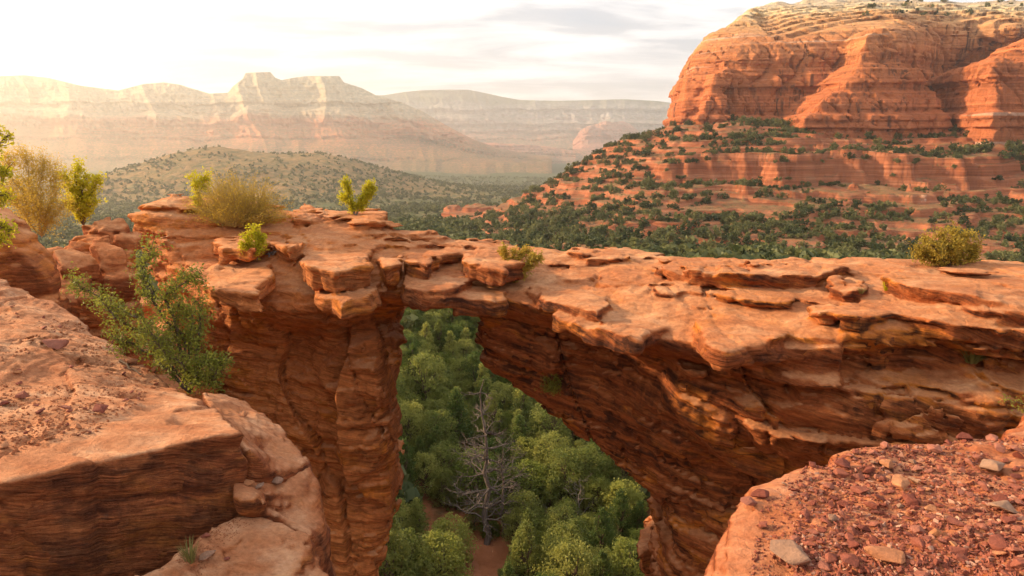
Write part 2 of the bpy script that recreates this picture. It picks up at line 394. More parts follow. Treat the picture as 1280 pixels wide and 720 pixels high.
# the ground: one sheet from under the arch to beyond the mesas
ang = np.r_[np.linspace(-180, -62, 40)[:-1], np.linspace(-62, 62, 620), np.linspace(62, 180, 40)[1:-1]] * math.pi / 180
rad = np.r_[0.5, 12, 24 * (11000 / 24) ** np.linspace(0, 1, 520)]
A_, R_ = np.meshgrid(ang, rad)
gx, gy = R_ * np.sin(A_), R_ * np.cos(A_)
gz = ground_z(gx.ravel(), gy.ravel())
na, nr = len(ang), len(rad)
ii, jj = np.meshgrid(np.arange(nr - 1), np.arange(na), indexing='ij')
q = np.stack([ii * na + jj, ii * na + (jj + 1) % na, (ii + 1) * na + (jj + 1) % na, (ii + 1) * na + jj], -1).reshape(-1, 4)[:, ::-1]
def ground_mat():
    m = M('ground'); p = m.co
    xyz = m.sep(p)
    r = m.math('SQRT', m.math('ADD', m.math('POWER', xyz[0], 2), m.math('POWER', xyz[1], 2)))
    n1 = m.noise(p, 0.11, 7, 0.65); n2 = m.noise(p, 0.012, 6, 0.6); n3 = m.noise(p, 1.2, 6, 0.7)
    soil = m.ramp(m.noise(p, 0.5, 8, 0.7), [(0.3, (0.25, 0.085, 0.036)), (0.7, (0.40, 0.155, 0.075))])
    duff = m.ramp(n3, [(0.3, (0.045, 0.050, 0.018)), (0.7, (0.11, 0.095, 0.045))])
    near = m.mix(m.rng(n1, 0.45, 0.56), duff, soil)
    # farther out: scrub over reddish and tan soil, darker juniper dots
    tan = m.mix(m.rng(n2, 0.4, 0.6), (0.20, 0.13, 0.065), (0.30, 0.17, 0.10))
    v = m.voro(m.vadd(p, m.noise(p, 0.2, 2, col=True)), 0.13)
    dots = m.rng(v, 0.42, 0.60, 1, 0)
    v2 = m.rng(m.voro(p, 0.045), 0.45, 0.62, 1, 0)
    den = m.rng(n2, 0.36, 0.55)
    green = m.mix(m.noise(p, 0.03, 4), (0.050, 0.066, 0.026), (0.085, 0.095, 0.036))
    scrub = m.mix(den, tan, (0.19, 0.15, 0.072))
    scrub = m.mix(m.rng(r, 1700, 2600), scrub, (0.085, 0.090, 0.038))
    far = m.mix(m.math('MAXIMUM', dots, m.math('MULTIPLY', v2, 0.8)), scrub, green)
    dm = m.math('ADD', m.math('POWER', m.math('DIVIDE', m.math('ADD', xyz[0], 500), 420), 2), m.math('POWER', m.math('DIVIDE', m.math('SUBTRACT', xyz[1], 1320), 330), 2))
    far = m.mix(m.math('MULTIPLY', m.rng(dm, 1.3, 0.5), m.rng(m.noise(p, 0.05, 6, 0.7), 0.40, 0.58, 0.10, 0.65)), far, (0.36, 0.20, 0.09))
    c = m.mix(m.rng(r, 110, 260), near, far)
    # a pale irrigated meadow in the valley
    mx = m.math('DIVIDE', m.math('SUBTRACT', xyz[0], -200), 150); my = m.math('DIVIDE', m.math('SUBTRACT', xyz[1], 3350), 330)
    md = m.math('ADD', m.math('ADD', m.math('POWER', mx, 2), m.math('POWER', my, 2)), m.math('MULTIPLY', m.noise(p, 0.01, 4), 1.2))
    c = m.mix(m.rng(md, 1.5, 1.3), c, (0.30, 0.38, 0.10))
    fr = m.rng(r, 150, 350)
    b = m.bump(m.math('ADD', m.math('MULTIPLY', m.math('MAXIMUM', dots, m.math('MULTIPLY', v2, 0.8)), m.math('MULTIPLY', fr, 3.0)), m.math('MULTIPLY', n3, 0.25)), 0.7, 1.0)
    return m.done(c, b, 0.95, 0.05)
ground = tag(obj('ground', mesh_np('ground', np.c_[gx.ravel(), gy.ravel(), gz], q), ground_mat()),
             'wide valley floor of red soil and scrub running out to the mesas', 'ground', kind='structure')

# the terraced hillside on the right
hx, hy = np.arange(-62, 470, 1.15), np.arange(188, 625, 1.15)
HX, HY = np.meshgrid(hx, hy)
HZ = hill_z(HX.ravel(), HY.ravel())
ii, jj = np.meshgrid(np.arange(len(hy) - 1), np.arange(len(hx) - 1), indexing='ij')
n_ = len(hx)
q = np.stack([ii * n_ + jj, ii * n_ + jj + 1, (ii + 1) * n_ + jj + 1, (ii + 1) * n_ + jj], -1).reshape(-1, 4)
gq = ground_z(HX.ravel(), HY.ravel())
above = (HZ > gq - 1.5)[q].any(1)
def hill_mat():
    m = M('hillside'); p = m.co
    nz = m.sep(m.geo.outputs['Normal'])[2]
    bed = m.noise(m.map(p, (0.012, 0.012, 0.55)), 1.0, 8, 0.65, 0.4)
    rock = m.ramp(bed, [(0.3, (0.21, 0.062, 0.030)), (0.5, (0.34, 0.115, 0.055)), (0.62, (0.42, 0.17, 0.09)), (0.75, (0.30, 0.10, 0.05))])
    rock = m.mix(m.math('MULTIPLY', m.rng(m.noise(m.map(p, (0.12, 0.12, 0.03)), 1.0, 5, 0.6), 0.55, 0.68), 0.3), rock, (0.17, 0.07, 0.045))
    rock = m.mix(m.math('MULTIPLY', m.rng(m.noise(m.map(p, (0.05, 0.05, 0.06)), 1.0, 5, 0.65), 0.66, 0.71), 0.5), rock, (0.60, 0.47, 0.38))
    soil = m.ramp(m.noise(p, 0.35, 8, 0.7), [(0.3, (0.25, 0.080, 0.040)), (0.5, (0.32, 0.115, 0.060)), (0.7, (0.23, 0.13, 0.066))])
    scrub = m.ramp(m.noise(p, 0.9, 6, 0.7), [(0.3, (0.075, 0.080, 0.030)), (0.45, (0.16, 0.13, 0.060)), (0.55, (0.26, 0.15, 0.08)), (0.7, (0.12, 0.115, 0.05))])
    sf = m.math('MULTIPLY', m.rng(m.noise(p, 0.055, 6, 0.65), 0.40, 0.54), m.rng(m.noise(p, 0.5, 5, 0.7), 0.35, 0.6, 0.3, 1.0))
    top = m.mix(sf, soil, scrub)
    c = m.mix(m.rng(nz, 0.80, 0.95), rock, top)
    c = m.mix(0.6, c, m.ramp(m.noise(m.map(p, (0.02, 0.02, 1.3)), 1.0, 8, 0.7, 0.3), [(0.34, (0.24, 0.22, 0.21)), (0.5, (0.5, 0.49, 0.48)), (0.66, (0.75, 0.75, 0.75))]), 'OVERLAY')
    h = m.math('ADD', m.noise(m.map(p, (0.3, 0.3, 2.2)), 1.0, 8, 0.65), m.noise(p, 1.6, 6, 0.7))
    return m.done(c, m.bump(h, 0.7, 0.7), 0.95, 0.05)
hillside = tag(obj('hillside', mesh_np('hillside', np.c_[HX.ravel(), HY.ravel(), HZ], q[above]), hill_mat()),
               'terraced red hillside with juniper benches below the big butte', 'hillside', kind='structure')

# ------------------------------------------------------------------ the red butte on the hillside
def cliff_mat(name, z0, z1, stops, streak=0.5, sc=1.0, pale=0.4, bump=0.6):
    m = M(name); p = m.map(m.co, (1 / sc,) * 3)
    z = m.sep(m.co)[2]
    wob = m.math('MULTIPLY', m.math('SUBTRACT', m.noise(p, 0.02, 5, 0.6), 0.5), 0.22)
    t = m.math('ADD', m.rng(z, z0, z1), wob)
    c = m.ramp(t, stops)
    bed = m.noise(m.map(p, (0.006, 0.006, 0.42)), 1.0, 9, 0.68, 0.3)
    c = m.mix(0.55, c, m.ramp(bed, [(0.34, (0.22, 0.20, 0.19)), (0.5, (0.51, 0.50, 0.50)), (0.66, (0.77, 0.77, 0.77))]), 'OVERLAY')
    thin = m.rng(m.noise(m.map(p, (0.004, 0.004, 0.30), loc=(3, 1, 5)), 1.0, 3, 0.5), 0.655, 0.675)
    c = m.mix(m.math('MULTIPLY', thin, pale), c, (0.62, 0.50, 0.40))
    nz = m.sep(m.geo.outputs['Normal'])[2]
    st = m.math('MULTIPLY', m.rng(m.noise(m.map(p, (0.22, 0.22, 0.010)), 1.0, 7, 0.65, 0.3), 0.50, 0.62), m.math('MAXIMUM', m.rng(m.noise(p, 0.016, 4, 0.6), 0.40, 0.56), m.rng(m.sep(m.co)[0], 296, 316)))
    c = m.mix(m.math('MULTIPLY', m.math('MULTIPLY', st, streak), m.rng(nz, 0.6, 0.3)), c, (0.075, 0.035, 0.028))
    gr = m.noise(p, 0.9, 8, 0.7)
    c = m.mix(0.4, c, m.ramp(gr, [(0.3, (0.34, 0.34, 0.34)), (0.7, (0.68, 0.68, 0.68))]), 'OVERLAY')
    h = m.math('ADD', bed, m.math('MULTIPLY', gr, 0.5))
    h = m.math('ADD', h, m.math('MULTIPLY', m.noise(m.map(p, (0.35, 0.35, 0.03)), 1.0, 6, 0.6), 0.7))
    return m.done(c, m.bump(h, bump, 3.2 * sc), 0.92, 0.08)

bt = [  # px, py, Y of the wall that faces the valley
    (838, 158, 508), (850, 110, 516), (862, 70, 528), (885, 40, 543), (930, 10, 562),
    (905, 60, 512), (905, 150, 498), (925, 100, 498), (945, 55, 506),
    (950, 150, 496), (960, 100, 497), (975, 50, 504), (990, 25, 528), (960, 25, 545), (960, 5, 580),
    (990, 130, 493), (1010, 160, 490), (1040, 120, 487), (1040, 80, 489), (1060, 40, 496), (1050, 20, 520), (1050, 3, 566),
    (1070, 110, 484), (1090, 70, 484), (1110, 35, 490), (1110, 12, 520), (1110, 0, 560), (1030, 150, 486), (1100, 150, 482), (1140, 90, 486), (1150, 50, 492),
    (1185, 150, 512), (1200, 135, 524), (1185, 90, 522), (1205, 90, 526), (1195, 60, 520), (1200, 38, 516), (1240, 60, 518), (1240, 100, 526), (1240, 130, 522), (1270, 35, 500),
    (1300, 100, 508), (1300, 40, 500), (1200, 20, 524), (1270, 18, 526), (1200, 4, 566), (1270, 2, 570), (1400, 100, 500), (1400, 20, 525)]
bp = np.array([at(*b) for b in bt])
butte_front = rbf(bp[:, [0, 2]], bp[:, 1], 0.0002)
bx0, bx1 = 90, 420
_bz = np.arange(-24, 128, 0.9)
_bx = np.arange(bx0, bx1 + 0.9, 0.9)
_FX, _FZ = np.meshgrid(_bx, np.clip(_bz, 4, 112), indexing='xy')
BF = butte_front(_FX, _FZ)
BF = np.where((BF > 503) & (_FX > 185 + 0 * _FZ) & (_FZ > 68), 503 + np.floor((BF - 503) / 8.0) * 8.0 + 8.0 * sstep(0.0, 0.35, ((BF - 503) / 8.0) % 1.0), BF)
BF = BF + np.maximum(0, _bz[:, None] - 105) * 2.0
left_x = np.interp(_bz, [-24, 8, 40, 60, 78, 96, 128], [124, at(846, 160, 512)[0], at(853, 105, 512)[0], at(862, 68, 518)[0], at(884, 42, 524)[0], at(925, 10, 535)[0], 215])
buttresses = [(np.array([at(a, b, 445) for a, b in ((1000, 185), (1003, 160), (1022, 138), (1040, 118), (1062, 104), (1080, 86), (1092, 62), (1104, 36), (1116, 27), (1130, 30), (1140, 52), (1152, 66), (1158, 92), (1172, 120), (1182, 150), (1184, 185))])[:, [0, 2]], 440, 0.40),
    (np.array([at(a, b, 490) for a, b in ((868, 185), (872, 150), (884, 118), (896, 92), (912, 76), (926, 74), (918, 100), (906, 130), (902, 185))])[:, [0, 2]], 484, 0.22),
    (np.array([at(a, b, 462) for a, b in ((1112, 130), (1118, 100), (1136, 84), (1150, 88), (1158, 130))])[:, [0, 2]], 446, 0.2)]
def butte_base(X, Y, z):
    k = int(round((z + 24) / 0.9)); k = min(max(k, 0), len(_bz) - 1)
    fx = np.interp(X.ravel(), _bx, BF[k])[:, None]
    d = (fx - Y) * 0.8
    dl = (left_x[k] - X) * 0.9 + (Y - 520) * 0.16 + 0 * Y
    d = smax(d, dl, 4.0)
    for poly, y0, lean in buttresses:
        x1, x2 = np.searchsorted(_bx, (poly[:, 0].min() - 6, poly[:, 0].max() + 6))
        if z > poly[:, 1].max() + 4: continue
        pd = poly_sdf(X[x1:x2], np.full_like(X[x1:x2], z), poly)
        db = smax(pd + 0 * Y, (y0 + lean * (z - 8) + 0.10 * np.abs(X[x1:x2] - poly[:, 0].mean())) - Y, 0.7)
        db = np.maximum(db, Y - 545)
        d[x1:x2] = smin(d[x1:x2], db, 1.0)
    return smax(d, np.maximum(z - 118, Y - 640) + 0 * d, 2.0).astype(np.float32)
def butte_detail(x, y, z):
    d = 1.2 * fbm(x / 24, y / 24, z / 50, 3, 61)
    u = x + 0.6 * y + 0.12 * z
    v, e = worley(u / 15 + 0.25 * vnoise(x / 9, y / 9, z / 9, 62), z / 46, np.zeros(x.shape, np.int32), 63)
    d = d + 4.6 * (v - 0.5) + 3.4 * sstep(0.12, 0.0, e)
    v, e = worley(u / 5.5, z / 15, np.ones(x.shape, np.int32), 64)
    d = d + 1.9 * (v - 0.5) + 1.5 * sstep(0.13, 0.0, e)
    zw = z + 1.5 * vnoise(x / 60, y / 60, 0, 66)
    d = d + 2.4 * plateaus(zw / 9.5, 67, 0.92) + 1.2 * plateaus(zw / 3.6, 68, 0.88) + 0.7 * sstep(0.06, 0.0, np.abs(vnoise(x / 90, 0, zw / 6, 69)))
    return d + 0.5 * fbm(x / 3, y / 3, z / 3, 2, 70)
P, Q = sdf_mesh((bx0, 418, -24), (bx1, 650, 126), 0.9, butte_base, butte_detail, 8)
butte_stops = [(0.0, (0.34, 0.115, 0.052)), (0.25, (0.42, 0.135, 0.056)), (0.45, (0.45, 0.155, 0.060)), (0.60, (0.47, 0.20, 0.085)),
               (0.74, (0.56, 0.33, 0.16)), (0.82, (0.62, 0.49, 0.30)), (0.90, (0.50, 0.41, 0.30)), (1.0, (0.40, 0.34, 0.26))]
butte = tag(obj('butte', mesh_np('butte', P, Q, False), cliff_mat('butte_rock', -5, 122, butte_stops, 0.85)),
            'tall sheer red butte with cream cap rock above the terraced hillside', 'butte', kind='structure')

# the separate buttress that stands before the alcove
by = 418
tw = [at(1226, 160, by), at(1236, 130, by), at(1238, 100, by), at(1236, 80, by), at(1246, 70, by), at(1262, 62, by), at(1280, 55, by), at(1310, 38, by), at(1400, 20, by), at(1500, 20, by), at(1500, 170, by)]
twp = np.array(tw)[:, [0, 2]]; twp[0, 1] -= 16; twp[-1, 1] -= 16
def tw_base(X, Y, z):
    d = poly_sdf(X + 0 * Y, np.full(np.broadcast(X, Y).shape, z), twp)
    fr = by - 14 + 0.25 * (z - 20) - 0.10 * (X - 318) + 12 * np.exp(-((X - 300) / 14) ** 2)
    return smax(d * 0.9 + 0.16 * np.maximum(0, Y - by - 10), np.maximum(fr - Y, Y - 500), 7.0).astype(np.float32)
P, Q = sdf_mesh((275, 408, -18), (395, 505, 78), 0.85, tw_base, butte_detail, 8)
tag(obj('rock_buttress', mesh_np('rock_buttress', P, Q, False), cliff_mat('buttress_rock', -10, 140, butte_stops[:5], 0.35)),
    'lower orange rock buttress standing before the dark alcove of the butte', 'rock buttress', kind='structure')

# ------------------------------------------------------------------ far mesas
def mesa(name, label, rim, base_py, Y, depth, talus, flute, mat, seed, cap=0.0, step=(0.42, 0.72)):
    rim = np.array(rim, float)
    px = np.arange(rim[0, 0], rim[-1, 0], 0.9)
    ry = np.interp(px, rim[:, 0], rim[:, 1])
    top = np.array([at(a, b, Y) for a, b in zip(px, ry)])
    bot = np.array([at(a, base_py, Y) for a in px])
    prof = np.r_[np.linspace(0, 0.36, 22), np.linspace(0.37, 0.98, 60), 1.0]   # share of the height
    # setback of each level: gentle talus, two cliffs with a bench between
    sb = np.interp(prof, [0, 0.36, step[0], 0.60, 0.66, step[1] + 0.02, 0.90, 1.0], [-talus, -talus * 0.18, -talus * 0.10, -talus * 0.07, talus * 0.10, talus * 0.12, talus * 0.24, talus * 0.40])
    Xg = np.repeat(top[:, 0][None], len(prof), 0)
    zb = bot[:, 2].min() - 20
    Zg = zb + prof[:, None] * (top[:, 2] - zb)[None]
    amp = flute * (0.30 + 0.9 * sstep(0.1, 0.5, prof))[:, None]
    s = flute * 2.2
    sh = Xg + 0.25 * Zg
    wx = 0.5 * vnoise(sh / s * 1.3, 0, Zg / s, seed + 9)
    fl = 1.1 * vnoise(sh / s * 0.6, 0, Zg / (s * 6), seed) + 0.9 * np.abs(vnoise(sh / s * 1.5 + wx, 0, Zg / (s * 2.2), seed + 1)) + 0.20 * np.abs(vnoise(sh / s * 4.1 + wx, 3, Zg / s, seed + 2)) + 0.16 * fbm(sh / s * 8, 3, Zg / s * 7, 2, seed + 3)
    led = plateaus(Zg / (0.055 * (top[:, 2].max() - zb)) + 0.4 * vnoise(Xg / s, 0, 0, seed + 5), seed + 6)
    Yg = Y + sb[:, None] + amp * fl * 1.2 + talus * 0.06 * led
    Zg = Zg + 0.012 * (top[:, 2].max() - zb) * vnoise(Xg / s * 3, 0, prof[:, None] * 6, seed + 7) * (prof[:, None] < 0.999)
    # the perspective of the displaced levels: keep the rim line where it is seen
    k = Yg / Y; Xw = Xg * k; Zw = np.where(prof[:, None] > 0.3, Zg * k, Zg)
    low = np.stack([Xw[0] * (1 - talus * 1.4 / Y), Yg[0] - talus * 1.4, Zw[0] - 110], -1)
    V = [low[None], np.stack([Xw, Yg, Zw], -1)]
    last = V[1][-1]
    for dy, dz in ((depth * 0.3, 0.02), (depth, -0.02)):
        l2 = last.copy(); l2[:, 1] += dy; l2[:, 0] *= (l2[:, 1] / last[:, 1]); l2[:, 2] += dz * (top[:, 2].max() - zb); V.append(l2[None])
    l3 = V[-1][0].copy(); l3[:, 2] = zb - 60; V.append(l3[None])
    V = np.concatenate(V, 0); nr, nc = V.shape[:2]
    ii, jj = np.meshgrid(np.arange(nr - 1), np.arange(nc - 1), indexing='ij')
    q = np.stack([ii * nc + jj, ii * nc + jj + 1, (ii + 1) * nc + jj + 1, (ii + 1) * nc + jj], -1).reshape(-1, 4)
    return tag(obj(name, mesh_np(name, V.reshape(-1, 3), q), mat), label, 'mesa', kind='structure')
def mesa_mat(name, z0, z1, stops, sc, green=0.5):
    m = M(name); p = m.map(m.co, (1 / sc,) * 3); z = m.sep(m.co)[2]; nz = m.sep(m.geo.outputs['Normal'])[2]
    t = m.math('ADD', m.rng(z, z0, z1), m.math('MULTIPLY', m.math('SUBTRACT', m.noise(p, 0.006, 6, 0.6), 0.5), 0.30))
    c = m.ramp(t, stops)
    bed = m.noise(m.map(p, (0.0025, 0.0025, 0.09)), 1.0, 8, 0.65)
    c = m.mix(0.55, c, m.ramp(bed, [(0.3, (0.25, 0.25, 0.25)), (0.7, (0.75, 0.75, 0.75))]), 'OVERLAY')
    st = m.noise(m.map(p, (0.06, 0.06, 0.008)), 1.0, 6, 0.65)
    c = m.mix(0.25, c, m.ramp(st, [(0.3, (0.25, 0.25, 0.25)), (0.7, (0.75, 0.75, 0.75))]), 'OVERLAY')
    g = m.math('MULTIPLY', m.rng(nz, 0.30, 0.62), m.rng(m.noise(p, 0.05, 7, 0.7), 0.42, 0.56))
    c = m.mix(m.math('MULTIPLY', g, green), c, (0.065, 0.080, 0.034))
    dots = m.rng(m.voro(p, 0.10), 0.35, 0.5, 1, 0)
    c = m.mix(m.math('MULTIPLY', m.math('MULTIPLY', dots, m.rng(t, 0.38, 0.25)), 0.8), c, (0.055, 0.066, 0.028))
    return m.done(c, m.bump(m.math('ADD', bed, st), 0.8, 9.0 * sc), 0.95, 0.05)
mesa('mesa', 'pale forested mesa rim far across the valley, grey and pink cliffs',
     [(400, 126), (440, 120), (480, 119), (505, 115), (525, 113), (560, 112), (585, 112), (610, 117), (628, 121), (650, 125), (700, 126), (740, 125), (780, 124), (820, 126), (850, 130), (900, 133), (980, 140)],
     193, 6800, 2600, 850, 105, mesa_mat('mesa_far', -160, 420, [(0.0, (0.16, 0.13, 0.07)), (0.22, (0.36, 0.17, 0.11)), (0.38, (0.46, 0.22, 0.15)), (0.50, (0.36, 0.25, 0.22)), (0.75, (0.38, 0.33, 0.31)), (0.92, (0.28, 0.26, 0.24)), (1.0, (0.10, 0.11, 0.05))], 2.2, 0.75), 101)
mesa('mesa', 'sunlit cream and pink cliff range across the valley on the left',
     [(-330, 100), (-200, 92), (-120, 104), (0, 95), (30, 94), (60, 97), (100, 107), (148, 113), (160, 110), (180, 105), (205, 103), (225, 106), (245, 112), (262, 117), (285, 116), (291, 108), (304, 98), (307, 91), (338, 90), (344, 97), (352, 100), (368, 97), (385, 95), (424, 95), (430, 103), (452, 110), (470, 119), (500, 127), (530, 140), (560, 158), (590, 175), (620, 187), (660, 196), (690, 199)],
     197, 3700, 1300, 520, 62, mesa_mat('mesa_near', -140, 330, [(0.0, (0.22, 0.13, 0.07)), (0.22, (0.36, 0.14, 0.07)), (0.40, (0.50, 0.18, 0.09)), (0.54, (0.54, 0.22, 0.12)), (0.60, (0.50, 0.36, 0.24)), (0.85, (0.52, 0.42, 0.28)), (1.0, (0.46, 0.37, 0.24))], 1.2, 0.45), 131)
mesa('mesa', 'small pink red sandstone butte standing low before the far rim',
     [(716, 178), (726, 163), (734, 158), (746, 155), (757, 151), (768, 153), (778, 151), (788, 155), (797, 163), (806, 176)],
     184, 5200, 500, 160, 40, mesa_mat('mesa_small', -150, 140, [(0.0, (0.30, 0.14, 0.09)), (0.4, (0.48, 0.20, 0.14)), (1.0, (0.52, 0.25, 0.18))], 1.6, 0.3), 151)
for k, (rim_, by_, Y_, lab) in enumerate((
    ([(330, 190), (370, 172), (400, 166), (430, 168), (470, 175), (520, 181), (590, 186), (640, 191)], 200, 4300, 'low red ledgy foothill below the left cliff range'),
    ([(520, 193), (545, 181), (580, 177), (630, 180), (680, 183), (720, 190)], 198, 4900, 'low red benched foothill below the far rim'))):
    h = mesa('foothill', lab, rim_, by_, Y_, 900, 260, 45, bpy.data.materials['mesa_small'], 171 + k); h['category'] = 'foothill'

# ------------------------------------------------------------------ the rock arch
rock_arch = rock_mat('arch_rock', 1.0, (1.02, 0.95, 0.85), 0.88, 0.92, 0.95, 0.9, (0.20, -0.05), 13.0, 0.05, True, (0.66, 0.93))
front_pts = [
    # lip of the cap and of the deck
    (180, 300, 18.3), (215, 335, 17.3), (250, 362, 16.7), (290, 380, 16.2), (350, 395, 15.8), (400, 398, 15.9), (450, 384, 16.1),
    (500, 374, 16.4), (560, 374, 16.3), (620, 382, 15.9), (680, 392, 15.2), (750, 412, 14.2), (830, 442, 13.0), (900, 452, 12.4), (960, 446, 12.2),
    (290, 362, 16.35), (350, 370, 15.9), (420, 375, 16.1), (690, 380, 15.4), (830, 425, 13.1), (900, 435, 12.4),
    (1060, 432, 12.0), (1150, 415, 11.7), (1280, 408, 11.3), (1150, 395, 11.9), (1280, 390, 11.6),
    # shadowed recess under the lip
    (640, 402, 16.8), (700, 418, 16.3), (760, 436, 15.6), (830, 460, 14.3), (900, 470, 13.7), (970, 464, 13.2), (1050, 455, 12.9), (1150, 445, 12.6), (1280, 440, 12.2),
    (235, 388, 17.6), (300, 408, 17.5), (380, 420, 17.4), (450, 405, 17.3), (480, 400, 17.5),
    # belly and undercut at the right
    (1000, 480, 12.5), (1100, 472, 12.3), (1250, 468, 12.0), (910, 500, 13.2), (1000, 505, 12.2), (1100, 510, 12.1), (1200, 505, 12.0), (1280, 490, 11.8),
    (960, 565, 14.0), (1050, 580, 13.7), (1150, 575, 13.4), (1280, 560, 13.0), (1000, 540, 12.9), (1150, 540, 12.6),
    # the long face that sweeps under the arch
    (700, 440, 16.2), (740, 480, 15.9), (780, 470, 15.3), (850, 480, 13.8), (850, 510, 13.7), (840, 560, 14.5), (900, 560, 14.1), (870, 620, 14.8), (820, 640, 15.5),
    (850, 700, 15.4), (900, 690, 14.9), (760, 560, 16.3), (960, 640, 14.6), (640, 420, 16.9), (690, 500, 16.7), (730, 540, 16.6), (800, 640, 16.3), (820, 720, 16.3), (620, 440, 17.0),
    # left pier
    (200, 400, 17.9), (250, 430, 17.4), (300, 470, 16.9), (380, 470, 16.7), (440, 500, 16.5), (470, 450, 16.9), (380, 560, 16.5), (440, 600, 16.3), (460, 560, 16.6), (440, 680, 16.1), (300, 560, 16.9), (490, 470, 17.1)]
fp = [at(*p) for p in front_pts] + [np.array(p) for p in ((-11.5, 19.0, -3), (-9.5, 18.2, -9), (-9, 18, -16), (-4, 16, -16), (-4, 16, -28), (4, 16.4, -16), (4, 16.4, -28), (9, 14.5, -12), (9, 14.5, -28), (14, 11, -3.4), (14, 12.5, -8), (14, 14, -28), (22, 10, -3.2), (22, 13, -20))]
fp = np.array(fp)
arch_front = rbf(fp[:, [0, 2]], fp[:, 1], 0.0004)
back_pts = [(130, 252, 20.5), (160, 250, 20.6), (240, 248, 21.3), (370, 262, 20.6), (450, 270, 20.2), (560, 296, 19.9), (640, 306, 19.5), (720, 312, 19.2), (800, 318, 18.6), (900, 322, 18.0), (1000, 325, 17.5), (1130, 327, 16.8), (1280, 332, 16.2)]
top_pts = back_pts + [(560, 335, 17.8), (600, 345, 17.3), (530, 330, 17.9), (640, 365, 16.4), (700, 350, 16.9), (760, 385, 14.9), (800, 365, 15.2), (830, 422, 13.3), (900, 400, 13.5), (900, 437, 12.6),
    (980, 422, 12.5), (1000, 370, 14.3), (1060, 400, 12.7), (1100, 360, 14.5), (1150, 392, 12.3), (1280, 386, 12.0), (1280, 350, 14.2),
    (165, 262, 19.0), (200, 275, 18.4), (222, 330, 17.5), (280, 300, 18.5), (290, 362, 16.7), (350, 330, 17.3), (350, 372, 16.2), (420, 320, 17.2), (420, 372, 16.3), (470, 345, 16.9), (500, 352, 16.8), (480, 300, 18.9), (420, 285, 19.2), (560, 362, 16.6), (690, 376, 15.6)]
tp = np.array([at(*p) for p in top_pts] + [(14, 17, -2.9), (22, 16, -2.8), (22, 10, -3.2), (-11.5, 19, -2.5), (-11.5, 22, -2.2), (14, 11, -3.1), (14, 24, -3.6), (0, 24, -3.4), (-5, 25, -2.6)])
arch_top = rbf(tp[:, :2], tp[:, 2], 0.0002)
bk = np.array([at(*p) for p in back_pts] + [(22, 15, 0)])
def arch_back(x): return np.interp(x, bk[:, 0], bk[:, 1])
hole_px = [(508, 386), (540, 381), (572, 386), (592, 394), (602, 402), (603, 422), (606, 446), (618, 464), (648, 488), (682, 516), (716, 538), (754, 554), (790, 578), (818, 612), (824, 650), (826, 684), (814, 720), (806, 900), (820, 1600),
           (420, 1600), (470, 900), (476, 720), (490, 676), (497, 640), (500, 612), (486, 580), (482, 520), (498, 488), (488, 462), (508, 436), (500, 410)]
hole = np.array([at(a, b, 17.0) for a, b in hole_px])[:, [0, 2]]
AV = 0.058
alo, ahi = np.array((-11.8, 9.0, -15.0)), np.array((16.5, 23.5, -1.0))
_ax = alo[0] + np.arange(int(np.ceil((ahi[0] - alo[0]) / AV)) + 1) * AV
_ay = alo[1] + np.arange(int(np.ceil((ahi[1] - alo[1]) / AV)) + 1) * AV
_az = alo[2] + np.arange(int(np.ceil((ahi[2] - alo[2]) / AV)) + 1) * AV
# coarse tables, then linear look-up
cx_, cz_ = np.meshgrid(_ax, _az, indexing='ij')
AF = arch_front(cx_, cz_).astype(np.float32); HO = poly_sdf(cx_, cz_, hole).astype(np.float32)
tx_, ty_ = np.meshgrid(_ax, _ay, indexing='ij'); AT = arch_top(tx_, ty_).astype(np.float32)
for pix_, am_ in (([(832, 452), (836, 500), (856, 532), (905, 572), (960, 606), (1012, 652), (1100, 640), (1420, 600), (1420, 430), (900, 440)], 0.50),
                  ([(905, 478), (950, 470), (1060, 480), (1180, 492), (1230, 520), (1160, 548), (1040, 552), (950, 540), (915, 520)], 0.30),
                  ([(590, 398), (612, 392), (660, 408), (700, 440), (690, 470), (640, 450), (606, 425)], 0.35),
                  ([(1000, 448), (1420, 440), (1420, 486), (1180, 470), (1060, 482), (1000, 472)], 0.22),
                  ([(392, 470), (420, 440), (470, 420), (500, 400), (500, 560), (440, 600), (425, 560), (420, 500)], 0.35)):
    pl_ = np.array([at(a, b, AF_mid) for a, b in pix_ for AF_mid in (14.0 if a > 750 else 16.6,)])[:, [0, 2]]
    AF -= am_ * sstep(0.14, -0.10, poly_sdf(cx_ + 0.10 * vnoise(cx_ * 1.5, 0, cz_ * 1.5, 7), cz_ + 0.10 * vnoise(cx_ * 1.5, 3, cz_ * 1.5, 8), pl_)).astype(np.float32)
AB = arch_back(_ax).astype(np.float32)[:, None]
# slabs lying on the deck and cap: outline in plan, underside, thickness
slabs = []
def slab(pix, z, th, seed): slabs.append((np.array([at_z(a, b, z)[:2] for a, b in pix]), z - 0.10, th * 0.72, seed))
slab([(812, 332), (850, 326), (930, 330), (1000, 331), (1060, 340), (1010, 350), (940, 349), (880, 347), (845, 340)], -2.98, 0.22, 3)
slab([(1104, 358), (1140, 350), (1200, 348), (1420, 345), (1420, 392), (1280, 392), (1215, 384), (1170, 376), (1128, 372), (1112, 362)], -3.0, 0.36, 4)
slab([(1030, 356), (1055, 351), (1082, 356), (1080, 366), (1050, 369), (1030, 363)], -3.08, 0.20, 5)
slab([(1005, 380), (1050, 375), (1110, 382), (1120, 392), (1070, 396), (1020, 388)], -3.16, 0.12, 6)
slab([(862, 405), (900, 385), (975, 388), (1000, 405), (975, 432), (900, 440), (872, 425)], -3.62, 0.26, 7)
slab([(575, 312), (610, 303), (650, 312), (655, 335), (625, 348), (585, 338)], -3.10, 0.42, 8)
